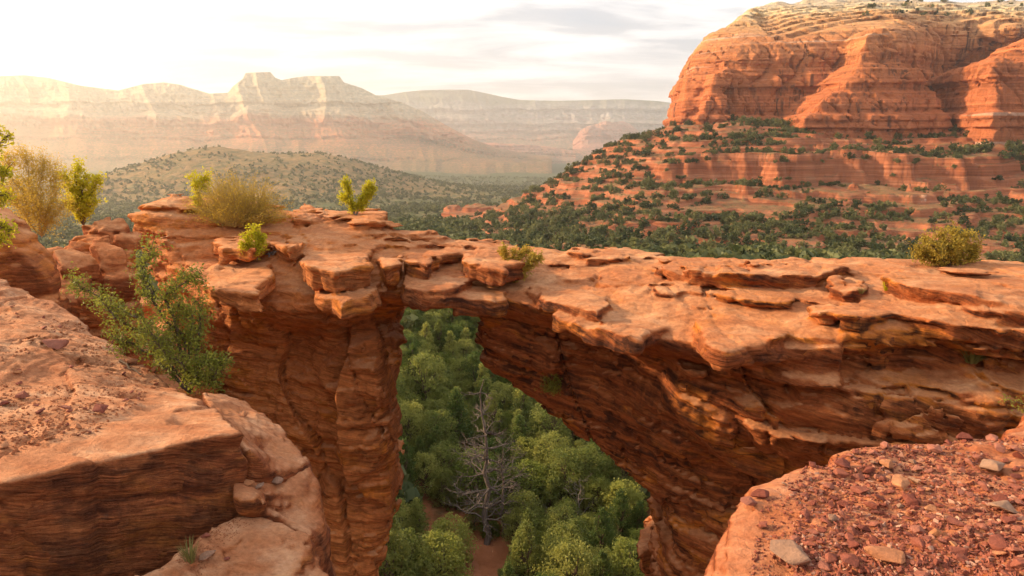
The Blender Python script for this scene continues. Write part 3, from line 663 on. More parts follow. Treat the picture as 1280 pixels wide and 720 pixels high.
slab([(495, 340), (540, 330), (585, 340), (590, 362), (550, 372), (505, 366)], -3.45, 0.38, 9)
slab([(515, 306), (560, 297), (600, 300), (585, 316), (540, 322)], -2.95, 0.26, 10)
slab([(465, 318), (492, 306), (503, 318), (500, 348), (478, 352), (466, 338)], -3.20, 0.62, 11)
slab([(372, 318), (400, 292), (450, 292), (470, 310), (462, 345), (420, 356), (385, 348)], -3.05, 0.55, 12)
slab([(330, 300), (372, 280), (430, 278), (440, 292), (400, 300), (360, 322)], -2.75, 0.40, 13)
slab([(425, 275), (452, 262), (480, 270), (476, 284), (440, 286)], -2.36, 0.34, 14)
slab([(360, 268), (385, 258), (402, 264), (398, 274), (370, 276)], -2.16, 0.24, 15)
slab([(396, 272), (412, 264), (436, 266), (436, 276), (410, 280)], -2.25, 0.26, 16)
slab([(232, 330), (270, 316), (330, 326), (345, 350), (320, 372), (262, 366), (236, 350)], -3.15, 0.32, 17)
slab([(165, 272), (200, 256), (250, 262), (255, 290), (205, 302)], -2.55, 0.3, 18)
slab([(690, 395), (740, 378), (800, 385), (832, 408), (800, 425), (740, 412)], -3.72, 0.20, 20)
slab([(1120, 398), (1180, 390), (1300, 398), (1420, 400), (1420, 420), (1280, 420), (1190, 412)], -3.30, 0.24, 21)
slab([(700, 312), (760, 308), (830, 314), (800, 322), (740, 322)], -2.98, 0.12, 22)
slab([(905, 352), (990, 352), (1020, 362), (985, 374), (920, 370), (890, 362)], -3.18, 0.10, 23)
slab([(500, 312), (530, 308), (552, 326), (530, 340), (505, 334)], -3.05, 0.34, 24)
slab([(260, 292), (310, 284), (345, 300), (320, 316), (272, 312)], -2.62, 0.26, 25)
slab([(395, 352), (440, 346), (478, 356), (470, 376), (425, 384), (395, 372)], -3.42, 0.34, 26)
slab([(560, 352), (610, 346), (640, 360), (625, 378), (575, 376)], -3.62, 0.26, 27)
slab([(640, 352), (665, 340), (740, 352), (770, 372), (745, 392), (690, 380)], -3.50, 0.20, 19)
def arch_base(X, Y, z):
    k = int(round((z - alo[2]) / AV))
    d = smax(0.85 * (AF[:, k][:, None] - Y), z - AT, 0.55)
    d = np.maximum(d, 0.9 * (Y - AB - 0.35 * np.maximum(0, AT - z)) if z > -7 else 0.9 * (Y - AB - 1.4))
    h = -(HO[:, k][:, None] + 0.0) + np.where(Y > 17.0, 0.20, 0.06) * np.abs(Y - 17.0)
    d = smax(d, h, 0.45)
    d = smax(d, np.interp(z, [-15, -5, -3.6, -2.0], [-8.8, -9.2, -9.9, -10.9]) - X + 0.25 * (Y - 18.5), 0.35)
    for poly, z0, th, sd in slabs:
        if z0 - 0.5 < z < z0 + th + 0.5:
            i0, i1 = np.searchsorted(_ax, (poly[:, 0].min() - 0.6, poly[:, 0].max() + 0.6)); j0, j1 = np.searchsorted(_ay, (poly[:, 1].min() - 0.6, poly[:, 1].max() + 0.6))
            if i1 <= i0 or j1 <= j0: continue
            xx, yy = X[i0:i1], Y[:, j0:j1]
            key = (sd, i0, j0)
            if key not in slab_cache: slab_cache[key] = poly_sdf(xx + 0 * yy + 0.13 * vnoise(xx * 1.8, yy * 1.8, sd, 9) + 0.05 * vnoise(xx * 6, yy * 6, sd, 9), yy + 0 * xx + 0.13 * vnoise(xx * 1.8, yy * 1.8, sd, 10) + 0.05 * vnoise(xx * 6, yy * 6, sd, 12), poly)
            ds = smax(slab_cache[key] + 0.15 * abs(z - z0 - th * 0.6), abs(z - z0 - th / 2 + 0.1) - th / 2 - 0.1, 0.05)
            d[i0:i1, j0:j1] = smin(d[i0:i1, j0:j1], ds, 0.03)
    return d
slab_cache = {}
_bed = bedded(1.0, (0.17, -0.04), 1, ((0.80, 0.20), (0.30, 0.10), (0.13, 0.05)), 0.13, 1.9, 0.5, 3.4)
def arch_detail(x, y, z):
    ia, ja = np.clip(((x - alo[0]) / AV + 0.5).astype(int), 0, len(_ax) - 1), np.clip(((y - alo[1]) / AV + 0.5).astype(int), 0, len(_ay) - 1)
    w = 0.20 + 0.80 * sstep(0.10, 0.8, AT[ia, ja] - z)      # the walked upper surface is worn smooth
    w = w * (1 - 0.62 * sstep(-2.6, -4.2, x) * sstep(-4.2, -5.0, z))     # the left pier is broad and smooth
    d = (_bed(x, y, z) - 0.06) * w
    # open joints that cut the beds
    j = np.abs(vnoise(x * 0.55 + 0.2 * z, y * 0.55, z * 0.16, 91)); d = d + 0.30 * w * sstep(0.035, 0.0, j)
    pier = sstep(-2.2, -3.4, x) * sstep(-4.0, -4.8, z)
    v, e = worley(x / 1.5 + 0.12 * z + 0.2 * vnoise(x, y, z, 96), z / 4.2 + 0.15 * vnoise(x * 1.3, 0, z, 97), np.zeros(x.shape, np.int32), 98)
    d = d + pier * (0.5 * (v - 0.5) + 0.22 * sstep(0.05, 0.0, e))
    j = np.abs(vnoise(x * 1.1, y * 1.1, z * 0.5, 92)); d = d + 0.13 * w * sstep(0.05, 0.0, j)
    d = d + 0.035 * fbm(x * 3.5, y * 3.5, z * 6, 2, 93) + 0.085 * (1 - w) * plateaus((z + 0.04 * x + 0.25 * vnoise(x * 0.6, y * 0.6, 0, 94)) / 0.13, 95, 0.92)
    return d
P, Q = sdf_mesh(alo, ahi, AV, arch_base, arch_detail, 0.85)
ARCH_ME = mesh_np('rock_arch', P, Q)
arch = tag(obj('rock_arch', ARCH_ME, rock_arch), 'weathered red sandstone arch bridging the canyon gap with a flat walked top', 'rock arch')
BV_ARCH = BVHTree.FromPolygons(P.tolist(), Q.tolist())
# its two footings, hidden in the canyon, as one base of rock down to the ground
def box_poly(cx, cy, w, d, rot=0.0, n=0.12, seed=0):
    rg = random.Random(seed); c, s = math.cos(rot), math.sin(rot); o = []
    for a, b in ((-1, -1), (0, -1.05), (1, -1), (1.05, 0), (1, 1), (0, 1.05), (-1, 1), (-1.05, 0)):
        u, v = a * w / 2 * (1 + rg.uniform(-n, n)), b * d / 2 * (1 + rg.uniform(-n, n)); o.append((cx + u * c - v * s, cy + u * s + v * c))
    return np.array(o)

# ------------------------------------------------------------------ foreground ledges and outcrops
def block(name, label, foot, ctl, depth, mat, vox, seed, amp=1.0, rnd=0.12, pad=0.45, cat='rock ledge', sizes=((0.5, 0.04), (0.17, 0.025), (0.06, 0.012)), blob=0.028, dip=(0.0, 0.0), slope=0.12, extra=None, grain=0.007, joint=0.07):
    foot = np.array(foot, float); ctl = np.array(ctl, float)
    ft = rbf(ctl[:, :2], ctl[:, 2], 0.0005)
    lo = np.r_[foot.min(0) - pad, ctl[:, 2].min() - depth]; hi = np.r_[foot.max(0) + pad, ctl[:, 2].max() + 0.5]
    cache = {}
    bd = bedded(1.0, dip, seed, sizes, blob, 0.9, 0.12)
    def base(X, Y, z):
        if 'a' not in cache: cache['a'] = (poly_sdf(X + 0 * Y, Y + 0 * X, foot), ft(X + 0 * Y, Y + 0 * X))
        pd, tz = cache['a']
        d = smax(pd - slope * np.minimum(tz - z, 3.0), z - tz, rnd)
        if extra is not None: d = extra(d, X, Y, z)
        return d.astype(np.float32)
    def det(x, y, z):
        d = amp * bd(x, y, z) + 0.09 * vox / 0.024 * np.maximum(0, vnoise(x * 3.4, y * 3.4, z * 4.5, seed + 6) - 0.25) + grain * fbm(x * 6, y * 6, z * 9, 2, seed + 5)
        j = np.abs(vnoise(x * 0.8, y * 0.8, z * 0.4, seed + 8)); return d + joint * sstep(0.03, 0.0, j)
    P, Q = sdf_mesh(lo, hi, vox, base, det, 0.5)
    me = mesh_np(name, P, Q)
    o = tag(obj(name, me, mat), label, cat)
    return o, BVHTree.FromPolygons(P.tolist(), Q.tolist())
def pts(*a): return [at(*p) for p in a]
def xy(a): return [p[:2] for p in a]
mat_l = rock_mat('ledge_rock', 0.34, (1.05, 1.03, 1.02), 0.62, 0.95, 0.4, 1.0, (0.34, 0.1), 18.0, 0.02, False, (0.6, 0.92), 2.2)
mat_o = rock_mat('outcrop_rock', 0.8, (1.12, 1.0, 0.85), 0.35, 0.85, 0.7, 0.6, (0.1, 0.0), 9.0, 0.15)
mat_r = rock_mat('rubble_ledge_rock', 0.4, (0.90, 0.74, 0.70), 0.6, 0.9, 0.3, 0.9, (0.1, 0.1), 10.0, 0.04)

fa = pts((-330, 640, 3.0), (0, 606, 3.35), (90, 583, 3.58), (200, 560, 3.9), (303, 541, 4.2), (268, 508, 4.9), (212, 478, 5.8), (135, 425, 6.9), (62, 372, 7.9), (0, 345, 8.5), (-300, 330, 9.0))
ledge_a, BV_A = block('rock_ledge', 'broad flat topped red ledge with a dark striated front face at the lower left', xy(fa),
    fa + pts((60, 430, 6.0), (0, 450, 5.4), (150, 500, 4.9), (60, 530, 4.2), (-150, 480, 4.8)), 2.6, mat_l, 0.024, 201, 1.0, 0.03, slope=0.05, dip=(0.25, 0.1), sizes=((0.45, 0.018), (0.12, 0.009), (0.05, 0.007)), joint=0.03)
fb = pts((255, 492, 5.8), (300, 497, 5.75), (338, 522, 5.4), (368, 556, 4.95), (384, 578, 4.7), (340, 590, 4.35), (305, 548, 4.25), (262, 512, 5.0))
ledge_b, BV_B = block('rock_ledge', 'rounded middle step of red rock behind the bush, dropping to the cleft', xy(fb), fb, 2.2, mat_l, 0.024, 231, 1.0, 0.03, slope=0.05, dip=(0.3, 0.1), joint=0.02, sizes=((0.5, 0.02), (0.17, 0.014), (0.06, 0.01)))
fc = pts((300, 590, 4.45), (345, 575, 4.75), (385, 575, 4.8), (402, 612, 4.55), (414, 652, 4.3), (390, 668, 4.0), (345, 640, 4.05), (300, 625, 4.0))
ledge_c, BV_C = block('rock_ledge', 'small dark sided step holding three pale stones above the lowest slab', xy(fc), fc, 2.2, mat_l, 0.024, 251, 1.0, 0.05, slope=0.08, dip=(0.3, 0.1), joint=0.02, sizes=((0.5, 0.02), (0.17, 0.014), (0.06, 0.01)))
fd = pts((60, 760, 3.0), (205, 700, 3.45), (262, 655, 3.85), (310, 630, 4.15), (348, 640, 4.15), (398, 672, 3.95), (440, 715, 3.7), (470, 790, 3.35), (300, 860, 2.7), (100, 830, 2.6))
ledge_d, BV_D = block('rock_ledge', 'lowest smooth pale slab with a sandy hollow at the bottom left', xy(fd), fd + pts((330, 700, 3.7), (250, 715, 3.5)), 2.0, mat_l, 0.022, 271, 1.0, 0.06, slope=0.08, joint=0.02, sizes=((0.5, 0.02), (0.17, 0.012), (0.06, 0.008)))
fe = pts((872, 745, 3.15), (878, 700, 3.45), (900, 645, 3.8), (936, 602, 4.25), (985, 577, 4.6), (1040, 562, 4.9), (1090, 553, 5.1), (1150, 549, 5.2), (1225, 537, 5.45), (1285, 528, 5.6), (1500, 520, 5.8), (1700, 760, 2.6), (1300, 860, 2.2), (900, 830, 2.5))
ledge_e, BV_E = block('rock_ledge', 'sloping red ledge covered in loose rubble at the lower right', xy(fe),
    fe + pts((1280, 700, 2.9), (1000, 650, 3.7), (1150, 600, 4.4), (1280, 600, 4.3), (930, 680, 3.5), (1100, 680, 3.3)), 2.2, mat_r, 0.024, 291, 1.0, 0.18, slope=0.06, joint=0.03, sizes=((0.5, 0.03), (0.17, 0.018), (0.06, 0.01)))
ff = pts((1262, 545, 5.5), (1270, 515, 5.9), (1300, 500, 6.2), (1420, 500, 6.2), (1450, 560, 5.4), (1300, 560, 5.3))
ledge_f, BV_F = block('boulder', 'rounded grey red boulder at the right edge behind the rubble ledge', xy(ff), pts((1270, 518, 5.9), (1300, 492, 6.0), (1420, 495, 6.1), (1400, 545, 5.4), (1275, 545, 5.5)), 1.4, mat_r, 0.03, 311, 1.0, 0.2, cat='boulder')

# the outcrop at the left behind the ledge
go = pts((-300, 300, 12.5), (0, 236, 12.6), (30, 262, 12.4), (58, 296, 12.2), (84, 352, 12.0), (70, 385, 11.5), (-50, 390, 11.2), (-300, 390, 11.0))
out_a, _ = block('rock_outcrop', 'large smooth faced orange slab leaning at the left edge behind the ledge', xy(go),
    pts((-300, 230, 13.0), (0, 232, 13.0), (28, 258, 12.6), (56, 292, 12.2), (80, 350, 11.8), (-50, 262, 11.6), (20, 300, 11.6)), 4.5, mat_o, 0.05, 331, 1.0, 0.06, cat='rock outcrop', sizes=((0.9, 0.05), (0.3, 0.03)), slope=0.03)
gp = pts((62, 330, 13.6), (98, 285, 14.4), (150, 275, 14.8), (166, 300, 14.6), (172, 352, 13.8), (120, 372, 13.0), (70, 380, 12.6))
out_b, _ = block('rock_outcrop', 'broken orange outcrop below the yellow sapling beside the leaning slab', xy(gp),
    pts((75, 330, 13.6), (100, 270, 14.8), (150, 282, 14.6), (166, 330, 14.0), (130, 352, 13.3), (95, 345, 13.2)), 7.0, mat_o, 0.05, 351, 1.0, 0.12, cat='rock outcrop', sizes=((0.8, 0.14), (0.33, 0.08), (0.12, 0.03)), slope=0.06, joint=0.15)
def loose_slab(label, pix, Y0, th, seed, tilt=0.0):
    f = np.array([at(a, b, Y) for a, b, Y in pix])
    return block('rock_slab', label, f[:, :2], f, th, mat_o, 0.035, seed, 0.6, 0.05, cat='rock slab', pad=0.3, slope=-0.02)
loose_slab('flat pale slab lying tilted between the leaning slab and the outcrop', [(64, 312, 13.0), (90, 304, 13.4), (122, 322, 13.1), (98, 336, 12.7), (76, 334, 12.6)], 13, 0.30, 371)
loose_slab('long narrow slab tipped downhill on the right of the outcrop', [(108, 292, 13.9), (138, 286, 14.0), (158, 318, 13.5), (168, 350, 13.1), (128, 352, 13.0), (120, 322, 13.4)], 13, 0.42, 381)
loose_slab('upper ledgy slab at the foot of the yellow sapling', [(100, 276, 14.6), (138, 268, 15.0), (148, 282, 14.7), (120, 292, 14.3)], 14, 0.35, 391)
loose_slab('small dark slab wedged low in the corner of the outcrop', [(70, 348, 12.6), (112, 346, 12.8), (128, 372, 12.3), (84, 380, 12.0)], 12, 0.40, 401)

# plain rock below the ledges, outcrops and arch footings, down to the canyon floor
def footing(name, label, polys, z0, z1, vox, seed):
    fs = [np.array(p) for p in polys]; al = np.concatenate(fs)
    cache = {}
    def base(X, Y, z):
        if 'a' not in cache:
            d = 1e9
            for p in fs: d = np.minimum(d, poly_sdf(X + 0 * Y, Y + 0 * X, p))
            cache['a'] = d
        return smax(cache['a'] - 0.04 * (z1 - z), z - z1, 0.3).astype(np.float32)
    P, Q = sdf_mesh(np.r_[al.min(0) - 2.5, z0], np.r_[al.max(0) + 2.5, z1 + 1.0], vox, base, bedded(2.2, (0.03, 0), seed), 1.5)
    return tag(obj(name, mesh_np(name, P, Q), rock_arch), label, 'cliff', kind='structure')
inset = 0.55
def shrink(a, k):
    a = np.array(a); c = a.mean(0); return c + (a - c) * k
footing('cliff', 'shadowed cliff wall below the left ledges and outcrop',
        [shrink(np.array(xy(pts((-330, 640, 3.0), (90, 583, 3.4), (330, 700, 3.4), (400, 680, 3.7), (368, 560, 4.7), (262, 505, 5.4), (62, 372, 7.4), (-300, 330, 8.5))))- 0.25, 0.93), np.array([(-16, 11), (-7.9, 12.2), (-7.2, 13.8), (-7.6, 15.5), (-9, 20), (-16, 22)])], -30, -4.0, 0.20, 421)
footing('cliff', 'shadowed cliff wall below the rubble ledge and the right end of the arch',
        [shrink(np.array(xy(fe)), 0.86), np.array([(9, 13.0), (17, 11), (22, 12), (22, 19), (8.5, 19), (7.5, 15)])], -30, -4.2, 0.20, 441)
footing('cliff', 'buried base of the two arch piers on the canyon floor',
        [np.array([(-9.4, 19), (-4.5, 17.2), (-3.6, 17.4), (-3.4, 19.5), (-4.5, 21), (-9, 22)]), np.array([(4.2, 17), (9, 15), (16, 13), (16, 19), (10, 20), (4.4, 19)])], -30, -14.0, 0.22, 461)

# ------------------------------------------------------------------ plants
def leaf_mat(name, c1, c2, transl=0.35, vary=0.25):
    m = M(name)
    n = m.noise(m.tc.outputs['Object'], 1.3, 3, 0.6)
    f = m.math('ADD', m.math('MULTIPLY', m.math('SUBTRACT', n, 0.5), 1.2), m.math('ADD', m.math('MULTIPLY', m.oi.outputs['Random'], vary * 2), 0.5 - vary))
    c = m.mix(m.rng(f, 0.1, 0.9), c1, c2)
    return m.done(c, None, 0.6, 0.25, transl)
def bark_mat(name, c1, c2):
    m = M(name)
    n = m.noise(m.map(m.tc.outputs['Object'], (9, 9, 2)), 1.0, 6, 0.65)
    return m.done(m.mix(m.rng(n, 0.3, 0.7), c1, c2), m.bump(n, 0.5, 0.02), 0.9, 0.1)
bark = bark_mat('bark', (0.075, 0.048, 0.032), (0.16, 0.11, 0.075))
straw = bark_mat('straw_twig', (0.34, 0.24, 0.07), (0.50, 0.36, 0.12))
grey_wood = bark_mat('dead_wood', (0.13, 0.105, 0.09), (0.30, 0.25, 0.215))
dark_wood = bark_mat('dark_dead_wood', (0.085, 0.062, 0.050), (0.20, 0.155, 0.13))

def leaves(C, S, rg, aspect=0.55, up=0.0):     # one small folded leaf (two triangles as a quad) per centre
    n = len(C)
    a = rg.normal(size=(n, 3)); a[:, 2] = a[:, 2] * (1 - 0.5 * up) + up; a /= np.linalg.norm(a, axis=1)[:, None] + 1e-9
    b = np.cross(a, rg.normal(size=(n, 3))); b /= np.linalg.norm(b, axis=1)[:, None] + 1e-9
    S = np.asarray(S)[:, None]
    V = np.stack([C - a * S, C + b * S * aspect, C + a * S, C - b * S * aspect], 1).reshape(-1, 3)
    return V, np.arange(4 * n).reshape(-1, 4)
class Wood:
    def __init__(s): s.V, s.F, s.n = [], [], 0
    def tube(s, P, Rr, k=5):
        P = np.asarray(P, float); m = len(P)
        T = np.gradient(P, axis=0); T /= np.linalg.norm(T, axis=1)[:, None] + 1e-9
        ref = np.array([0.31, 0.17, 0.93]) if abs(T[0, 2]) < 0.8 else np.array([0.9, 0.3, 0.1])
        U = np.cross(T, ref); U /= np.linalg.norm(U, axis=1)[:, None] + 1e-9; W = np.cross(T, U)
        an = np.arange(k) * 2 * math.pi / k
        ring = P[:, None] + (np.cos(an)[None, :, None] * U[:, None] + np.sin(an)[None, :, None] * W[:, None]) * np.asarray(Rr)[:, None, None]
        i, j = np.meshgrid(np.arange(m - 1), np.arange(k), indexing='ij')
        f = np.stack([i * k + j, i * k + (j + 1) % k, (i + 1) * k + (j + 1) % k, (i + 1) * k + j], -1).reshape(-1, 4)
        s.V.append(ring.reshape(-1, 3)); s.F.append(f + s.n); s.n += m * k
    def mesh(s, name): return mesh_np(name, np.concatenate(s.V), np.concatenate(s.F))
def bend(a, b, rg, wob=0.12, n=6, sag=0.0):    # a crooked line from a to b
    a, b = np.asarray(a, float), np.asarray(b, float); L = np.linalg.norm(b - a); t = np.linspace(0, 1, n)
    P = a + (b - a) * t[:, None]; P[1:-1] += rg.normal(size=(n - 2, 3)) * wob * L * 0.3
    P[:, 2] += sag * L * np.sin(t * math.pi); return P

def tree_meshes(seed, h, w, conical, nleaf, leaf, lobes=22, low=0.12):
    """a small conifer or oak: tapered trunk with limbs, and leaf clumps gathered round the limb ends"""
    rg = np.random.default_rng(seed); wd_ = Wood()
    tr = bend((0, 0, -0.3), (rg.normal() * 0.05 * h, rg.normal() * 0.05 * h, h * (0.92 if conical else 0.7)), rg, 0.10, 8)
    wd_.tube(tr, np.linspace(0.045 * h ** 0.8, 0.012 * h ** 0.8, 8), 6)
    C, S = [], []
    for i in range(lobes):
        t = low + (1 - low) * (i + rg.random()) / lobes
        prof = (1 - t) ** 0.8 * 1.05 + 0.06 if conical else math.sqrt(max(0.02, 1 - ((t - 0.45) / 0.60) ** 2))
        an = rg.random() * 6.283; rr = w / 2 * prof * math.sqrt(rg.uniform(0.25, 1.0))
        c = np.array([math.cos(an) * rr, math.sin(an) * rr, t * h])
        lr = w * rg.uniform(0.08, 0.19) * (0.6 + 0.5 * prof)
        k = int(nleaf / lobes * rg.uniform(0.6, 1.4))
        d = rg.normal(size=(k, 3)); d /= np.linalg.norm(d, axis=1)[:, None]
        rad = lr * rg.random(k) ** 0.4
        pts_ = c + d * rad[:, None] * np.array([1.15, 1.15, 0.8]); pts_[:, 2] += 0.10 * lr
        C.append(pts_); S.append(np.full(k, leaf) * rg.uniform(0.6, 1.3, k))
        if i % 2 == 0:
            b0 = tr[min(7, max(1, int(t * 6)))]; wd_.tube(bend(b0, c, rg, 0.15, 4), [0.016 * h ** .8, 0.012 * h ** .8, 0.008 * h ** .8, 0.004 * h ** .8], 4)
    k = nleaf // 3; t = rg.uniform(low, 1.02, k); an = rg.random(k) * 6.283      # looser sprays between the clumps
    pr = (1 - t).clip(0) ** 0.8 * 1.05 + 0.06 if conical else np.sqrt(np.maximum(0.02, 1 - ((t - 0.45) / 0.62) ** 2))
    rr = w / 2 * pr * np.sqrt(rg.uniform(0.15, 1.25, k)); C.append(np.c_[np.cos(an) * rr, np.sin(an) * rr, t * h + rg.normal(size=k) * 0.12]); S.append(leaf * rg.uniform(0.6, 1.3, k))
    V, F = leaves(np.concatenate(C), np.concatenate(S), rg, 0.6, 0.2)
    return wd_.mesh('trunk'), mesh_np('crown', V, F, False)

leaf_tree = leaf_mat('juniper_leaf', (0.095, 0.135, 0.030), (0.34, 0.335, 0.080), 0.5, 0.5)
leaf_oak = leaf_mat('oak_leaf', (0.14, 0.18, 0.030), (0.34, 0.34, 0.075), 0.50, 0.45)
leaf_hill = leaf_mat('hill_leaf', (0.045, 0.064, 0.022), (0.16, 0.165, 0.060), 0.35, 0.55)
leaf_far = leaf_mat('forest_leaf', (0.060, 0.078, 0.026), (0.16, 0.165, 0.060), 0.3, 0.5)

# trees on the canyon floor, seen through the arch
rgn = np.random.default_rng(7)
protos = []
for k, (h, w, con, mt) in enumerate(((4.6, 3.4, False, leaf_tree), (5.6, 3.2, True, leaf_tree), (3.6, 3.3, False, leaf_oak), (5.0, 2.9, True, leaf_tree), (3.9, 3.6, False, leaf_tree), (2.2, 2.6, False, leaf_oak))):
    t_, c_ = tree_meshes(40 + k, h, w, con, 4600, 0.075, 46, 0.10 if con else 0.16)
    protos.append((t_, c_, mt))
def trail_x(y): return np.interp(y, [30, 38, 42, 47, 52, 60], [-1.9, -2.3, -2.8, -4.4, -4.6, -3.5])
cand = []
tries = np.c_[rgn.uniform(-34, 40, 9000), 34 + 92 * rgn.random(9000) ** 0.9]
kept = []
for x, y in tries:
    hb = 0.48 + 0.52 * rgn.random()
    if abs(x - trail_x(y)) < 0.8 + 0.45 * hb and y < 46: continue
    if abs(x + 1.72) < 1.7 and 37 < y < 44.5: continue
    if vnoise(np.array(x / 6.5), np.array(y / 9.0), 0, 77) > 0.70: continue      # open soil
    if any((x - a) ** 2 + (y - b) ** 2 < (1.55 * (hb + c)) ** 2 * 0.34 for a, b, c in kept): continue
    kept.append((x, y, hb))
kx = np.array(kept); kz = ground_z(kx[:, 0], kx[:, 1])
ppx, ppy = to_px(np.c_[kx[:, :2], kz + 2.5])
hd = poly_sdf(ppx, ppy, np.array(hole_px, float))
inview = (hd < 16)
GT = 'trees on the canyon floor under the arch'
LB = {0: ('round_tree', 'rounded dark green juniper among the canyon floor trees'), 1: ('pointed_tree', 'pointed green pinyon among the canyon floor trees'),
      2: ('oak_tree', 'light green scrub oak among the canyon floor trees'), 3: ('pointed_tree', 'slim pointed green pinyon among the canyon floor trees'),
      4: ('round_tree', 'broad low dark green juniper among the canyon floor trees'), 5: ('oak_shrub', 'knee high light green oak shrub among the canyon floor trees')}
roots = {}
order = np.argsort(kx[:, 1])
spare = []
for i in order:
    x, y, s = kx[i]
    if not inview[i]:
        spare.append((x, y, kz[i], s)); continue
    k = int(rgn.choice(6, p=[.24, .2, .16, .14, .14, .12]))
    if k not in roots:
        t_, c_, mt = protos[k]
        r = tag(empty(LB[k][0]), LB[k][1], 'tree' if k != 5 else 'shrub', GT)
        obj('trunk', t_, bark, r); obj('crown', c_, mt, r); roots[k] = r
    else: r = copy_tree(roots[k])
    r.location = (x, y, kz[i] - 0.1); r.rotation_euler = (0, 0, rgn.uniform(0, 6.28)); q_ = s * rgn.uniform(0.9, 1.25); r.scale = (q_, q_, q_ * rgn.uniform(0.9, 1.15))

def scatter(name, label, P, scl, kinds, sources, mat, group=None):
    """one mass of plants: points that carry instances"""
    me = bpy.data.meshes.new(name); me.vertices.add(len(P)); me.vertices.foreach_set('co', np.ascontiguousarray(P, np.float32).ravel())
    a = me.attributes.new('scl', 'FLOAT', 'POINT'); a.data.foreach_set('value', np.ascontiguousarray(scl, np.float32))
    a = me.attributes.new('pick', 'INT', 'POINT'); a.data.foreach_set('value', np.ascontiguousarray(kinds, np.int32))
    a = me.attributes.new('yaw', 'FLOAT', 'POINT'); a.data.foreach_set('value', np.random.default_rng(3).uniform(0, 6.28, len(P)).astype(np.float32))
    o = bpy.data.objects.new(name, me); COL.objects.link(o)
    g = bpy.data.node_groups.new(name, 'GeometryNodeTree')
    g.interface.new_socket('Geometry', in_out='INPUT', socket_type='NodeSocketGeometry'); g.interface.new_socket('Geometry', in_out='OUTPUT', socket_type='NodeSocketGeometry')
    N, L = g.nodes, g.links
    gi, go_ = N.new('NodeGroupInput'), N.new('NodeGroupOutput'); ip = N.new('GeometryNodeInstanceOnPoints'); jn = N.new('GeometryNodeJoinGeometry')
    for s_ in reversed(sources):
        so = bpy.data.objects.new(name + '_plant', s_); s_.materials.clear(); s_.materials.append(mat)
        n = N.new('GeometryNodeObjectInfo'); n.inputs['Object'].default_value = so; n.inputs['As Instance'].default_value = True
        L.new(n.outputs['Geometry'], jn.inputs[0])
    def attr(nm, ty):
        n = N.new('GeometryNodeInputNamedAttribute'); n.data_type = ty; n.inputs['Name'].default_value = nm; return n.outputs['Attribute']
    L.new(gi.outputs[0], ip.inputs['Points']); L.new(jn.outputs[0], ip.inputs['Instance']); ip.inputs['Pick Instance'].default_value = True
    L.new(attr('pick', 'INT'), ip.inputs['Instance Index']); L.new(attr('scl', 'FLOAT'), ip.inputs['Scale'])
    cx = N.new('ShaderNodeCombineXYZ'); L.new(attr('yaw', 'FLOAT'), cx.inputs[2]); er = N.new('FunctionNodeEulerToRotation'); L.new(cx.outputs[0], er.inputs[0]); L.new(er.outputs[0], ip.inputs['Rotation'])
    L.new(ip.outputs[0], go_.inputs[0])
    md = o.modifiers.new('scatter', 'NODES'); md.node_group = g
    return tag(o, label, name.replace('_', ' '), group, 'stuff')

def bush_mesh(seed, n, leaf, lobes, flat=0.8):
    rg = np.random.default_rng(seed); C = []
    for i in range(lobes):
        c = rg.normal(size=3) * np.array([0.27, 0.27, 0.16]) + np.array([0, 0, 0.36 * flat]); lr = rg.uniform(0.16, 0.30)
        d = rg.normal(size=(n // lobes, 3)); d /= np.linalg.norm(d, axis=1)[:, None]
        C.append(c + d * lr * rg.random((n // lobes, 1)) ** 0.4)
    C = np.concatenate(C); C[:, 2] = np.abs(C[:, 2])
    V, F = leaves(C, rg.uniform(0.6, 1.3, len(C)) * leaf, rg, 0.7, 0.3)
    return mesh_np('foliage', V, F, False)
mid_bush = [bush_mesh(300 + k, 420, 0.085, 7 + k, 0.8 + 0.12 * k) for k in range(4)]
far_bush = [bush_mesh(320 + k, 110, 0.17, 6, 1.0 + 0.1 * k) for k in range(3)]

# junipers on the hillside benches
nb = 14000
hxr, hyr = rgn.uniform(-40, 440, nb), rgn.uniform(196, 560, nb)
hz_ = hill_z(hxr, hyr); gz_ = ground_z(hxr, hyr)
e_ = 1.2
sl_ = np.hypot(hill_z(hxr + e_, hyr) - hill_z(hxr - e_, hyr), hill_z(hxr, hyr + e_) - hill_z(hxr, hyr - e_)) / (2 * e_)
cl_ = fbm(hxr / 34, hyr / 26, 0, 3, 88) + 0.35 * vnoise(hxr / 8, hyr / 8, 0, 89)
low_ = sstep(330, 240, hyr) * 0.45 + sstep(120, 20, hxr) * 0.25 + 0.25 * np.exp(-((hz_ - 2) / 6) ** 2)
keep = (hz_ > gz_ - 0.2) & (sl_ < 0.7) & (cl_ + low_ + rgn.uniform(-0.5, 0.5, nb) > -0.12)
hx_, hy_, hzz = hxr[keep], hyr[keep], hz_[keep]
cx__ = np.interp(hx_, _bx, BF[int((6 + 24) / 0.9)])
ok = hy_ < np.where(hx_ > 120, cx__ - 1, 900)
hx_, hy_, hzz = hx_[ok], hy_[ok], hzz[ok]
hs = 1.3 + 4.6 * rgn.random(len(hx_)) ** 1.5
